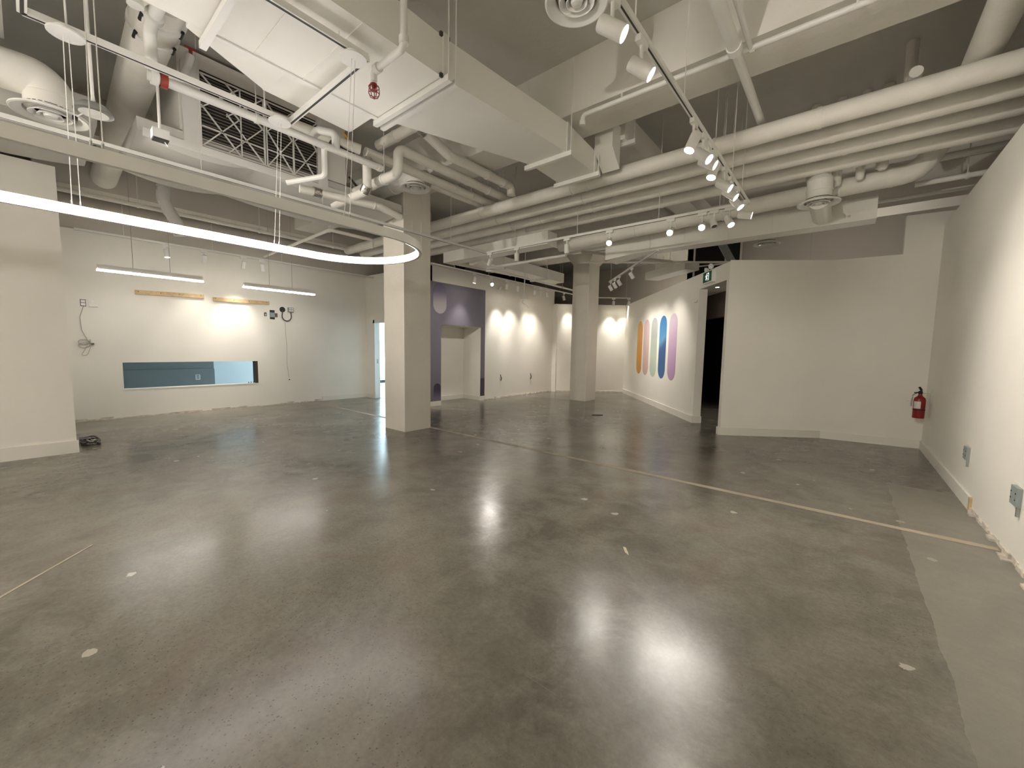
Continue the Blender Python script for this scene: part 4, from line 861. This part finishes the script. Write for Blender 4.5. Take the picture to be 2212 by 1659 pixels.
# exit sign
ex = thing('exit_sign', 'green running man exit sign with twin emergency lamps above the dark doorway', 'exit sign', mw(.69, 2.75))
m_ = mbox(.50, .88, 2.745, 2.965, .07, 0); m_.build('case', 'white', ex)
gf = mbox(.52, .86, 2.765, 2.95, .073, .07).build('green_face', 'green', ex)
def pic(poly, o=.074):   # poly in (u to the right as seen, z) metres from the sign centre
    P = [mw(.69-u, 2.857+v, o) for u, v in poly]; MB().sheet(P, -mn, .0015).build('pictogram', 'sign', gf)
pic([(.02, .07), (.07, .07), (.07, -.07), (.055, -.07), (.055, .055), (.02, .055)])
pic([(-.012+.014*math.cos(k*math.pi/6), .055+.014*math.sin(k*math.pi/6)) for k in range(12)])
pic([(-.035, .035), (.03, .028), (.03, .014), (.005, .016), (-.005, -.012), (.02, -.03), (.012, -.065), (-.002, -.062), (.004, -.036), (-.025, -.02), (-.045, -.058), (-.06, -.05), (-.035, -.005), (-.02, .02), (-.05, .018), (-.062, -.002), (-.072, .006), (-.055, .034)])
for u, z, d_ in ((.80, 3.0, (-.75, -.45, -.2)), (.60, 3.035, (-.45, -.85, -.15))):
    c_ = mw(u, z, .05); MB().lathe([(.018, -.05), (.048, -.01), (.05, .015), (.044, .018), (.0, .012)], c_, d_, 20).build('lamp_head', 'wlens', ex)
MB().tube([mw(.72, 2.96, .035), mw(.78, 2.985, .045)], .01, 8).build('bracket', 'white', ex)
tag(MB().tube([mw(1.20, 2.49, .01), mw(1.205, 2.455, .015), mw(1.25, 2.45, .02), mw(1.31, 2.455, .02)], .006, 8, fillet=.02).build('wire_stub', 'box'), 'short bent wire sticking out of the mural wall by the doorway', 'wire')
tag(mbox(1.28, 1.34, .39, .51, .006, 0).build('switch_plate', 'white'), 'small white blank plate low on the mural wall by the doorway', 'wall plate')
# inside the doorway: downlight and black double door
dl = thing('downlight', 'lit downlight in the ceiling just inside the dark doorway', 'light', mw(1.74, 2.84, -.62))
MB().lathe([(.06, 0), (.08, -.004), (.08, -.008), (.058, -.008)], mw(1.74, 2.84, -.62), (0,0,1), 22).build('trim_ring', 'white', dl)
MB().lathe([(.055, -.003), (.055, -.007), (0, -.010)], mw(1.74, 2.84, -.62), (0,0,1), 20).build('lens', 'lens', dl)
l = bpy.data.lights.new('beam', 'SPOT'); l.energy = 14; l.spot_size = math.radians(110); l.spot_blend = .9; l.shadow_soft_size = .05; l.color = (1, .93, .82)
o = bpy.data.objects.new('beam', l); COL.objects.link(o); o.parent = dl; o.location = (0, 0, -.03)
bc = thing('black_curtain', 'black pleated curtain hanging inside the doorway', 'curtain', mw(.6, 0, -2.42))
cp = MB(); N = 110
for z in (.01, 2.5):
    for k in range(N+1): t_ = .14+6.7*k/N; cp.v.append(V(mw(t_, z, -2.42+.035*math.sin(k*1.7)+.012*math.sin(k*.6))))
cp.f = [(k, k+1, N+2+k, N+1+k) for k in range(N)]
cu = cp.build('cloth', 'curtain', bc); sol = cu.modifiers.new('thickness', 'SOLIDIFY'); sol.thickness = .01
mbox(.14, 6.84, 2.49, 2.53, -2.38, -2.44).build('curtain_rail', 'black', bc)
# right wall: extinguisher, boxes
fe = thing('fire_extinguisher', 'red fire extinguisher hung in the corner of the right wall', 'fire extinguisher', (.90, 8.37, .52))
fc = (.905, 8.37, .53)
MB().lathe([(.062, 0), (.066, .008), (.066, .27), (.058, .30), (.03, .325), (.022, .34), (.022, .36)], fc, (0,0,1), 28).build('cylinder', 'red', fe); cy_ = fe.children[0]
MB().lathe([(.0672, .118), (.0685, .122), (.0685, .130), (.0672, .134)], fc, (0,0,1), 28).build('band', 'black', cy_)
lb = MB()
for k in range(9):
    a = math.radians(205+k*9); lb.v += [V((fc[0]+.0675*math.cos(a), fc[1]+.0675*math.sin(a), fc[2]+.145)), V((fc[0]+.0675*math.cos(a), fc[1]+.0675*math.sin(a), fc[2]+.25))]
lb.f = [(2*k, 2*k+2, 2*k+3, 2*k+1) for k in range(8)]; lb.build('paper_label', 'label', cy_)
MB().lathe([(.02, 0), (.024, .01), (.024, .04), (.015, .05)], (fc[0], fc[1], .885), (0,0,1), 14).build('valve', 'black', fe)
MB().bar((fc[0]+.01, fc[1], .94), (fc[0]-.02, fc[1]-.02, .99), .022, .02).build('top_lever', 'black', fe)
MB().bar((fc[0]+.0, fc[1], .915), (fc[0]-.065, fc[1]-.05, .905), .022, .014).build('handle', 'black', fe)
MB().tube([(fc[0]-.02, fc[1], .91), (fc[0]-.075, fc[1]+.01, .87), (fc[0]-.085, fc[1]+.01, .76), (fc[0]-.085, fc[1]+.01, .70)], .010, 8, fillet=.04).build('hose', 'cable', fe)
MB().tube([(fc[0]-.03, fc[1]-.02, .90), (fc[0]-.09, fc[1]-.06, .84), (fc[0]-.11, fc[1]-.07, .80)], .004, 6).build('tag_string', 'white', fe)
MB().box((fc[0]-.16, fc[1]-.09, .775), (fc[0]-.11, fc[1]-.087, .785)).build('tag', 'label', fe)
MB().box((1.008, 8.36, .76), (1.02, 8.38, .98)).build('wall_bracket', 'steel', fe)
MB().bar((fc[0], fc[1], .90), (1.01, fc[1], .90), .02, .006).build('bracket_hook', 'steel', fe)
def rbox(y_, z, s_, lab):
    t = thing('junction_box', lab, 'wall box', (RW, y_, z-s_), 'boxes on the right wall')
    MB().box((RW-.003, y_-s_*1.5, z-s_*1.1), (RW, y_+s_*1.7, z+s_*1.25)).build('patch', 'base', t)
    bx_ = MB().box((RW-.03, y_-s_, z-s_), (RW, y_+s_, z+s_)).build('box', 'box', t)
    for a in (-.7, .7):
        for b in (-.35, .35): MB().lathe([(.006, 0), (.006, .002), (0, .003)], (RW-.031, y_+a*s_, z+b*s_), (-1,0,0), 8).build('knockout', 'black', bx_)
    MB().box((RW-.018, y_-s_*.75, z-s_*2.1), (RW, y_-s_*.45, z-s_)).build('conduit_stub', 'steel', t)
rbox(5.90, .495, .062, 'grey junction box on the right wall nearer the corner')
rbox(4.40, .475, .066, 'grey junction box on the right wall at the photo edge')
tag(MB().box((1.0, 5.575, 0), (1.02, 5.618, .125)).build('wood_block', 'wood'), 'small wooden block at the end of the right baseboard', 'wood block')

# ------------------------------------------------------------------ things on the floor
cb = thing('cable_pile', 'tangle of loose cables on the floor beside the projecting left wall', 'cable', (-8.1, .75, 0))
for k in range(7):
    a0 = random.uniform(0, 6); rr = random.uniform(.12, .30)
    MB().tube([(-8.22+rr*.9*math.cos(a0+a*.3), .50+rr*.35*math.sin(a0+a*.3), .012+.008*k+.01*math.sin(a)) for a in range(19)], .009, 6).build('cable', 'cable' if k % 2 else 'cableb', cb)
MB().box((-8.5, .40, .005), (-8.28, .50, .06)).build('power_block', 'black', cb)
tag(MB().sheet([(-1.165, 2.73, .001), (-1.145, 2.735, .001), (-1.105, 2.68, .001), (-1.08, 2.64, .001), (-1.12, 2.665, .001)], (0,0,1), .004).build('wood_chip', 'chip'), 'pale splinter of wood lying on the concrete floor', 'debris')
tag(MB().sheet([(-4.22, 8.0, .001), (-4.14, 8.05, .001), (-4.08, 8.16, .001), (-4.16, 8.10, .001), (-4.27, 8.0, .001)], (0,0,1), .012).build('paper_scrap', 'cableb'), 'dark curled scrap lying on the far floor', 'debris')
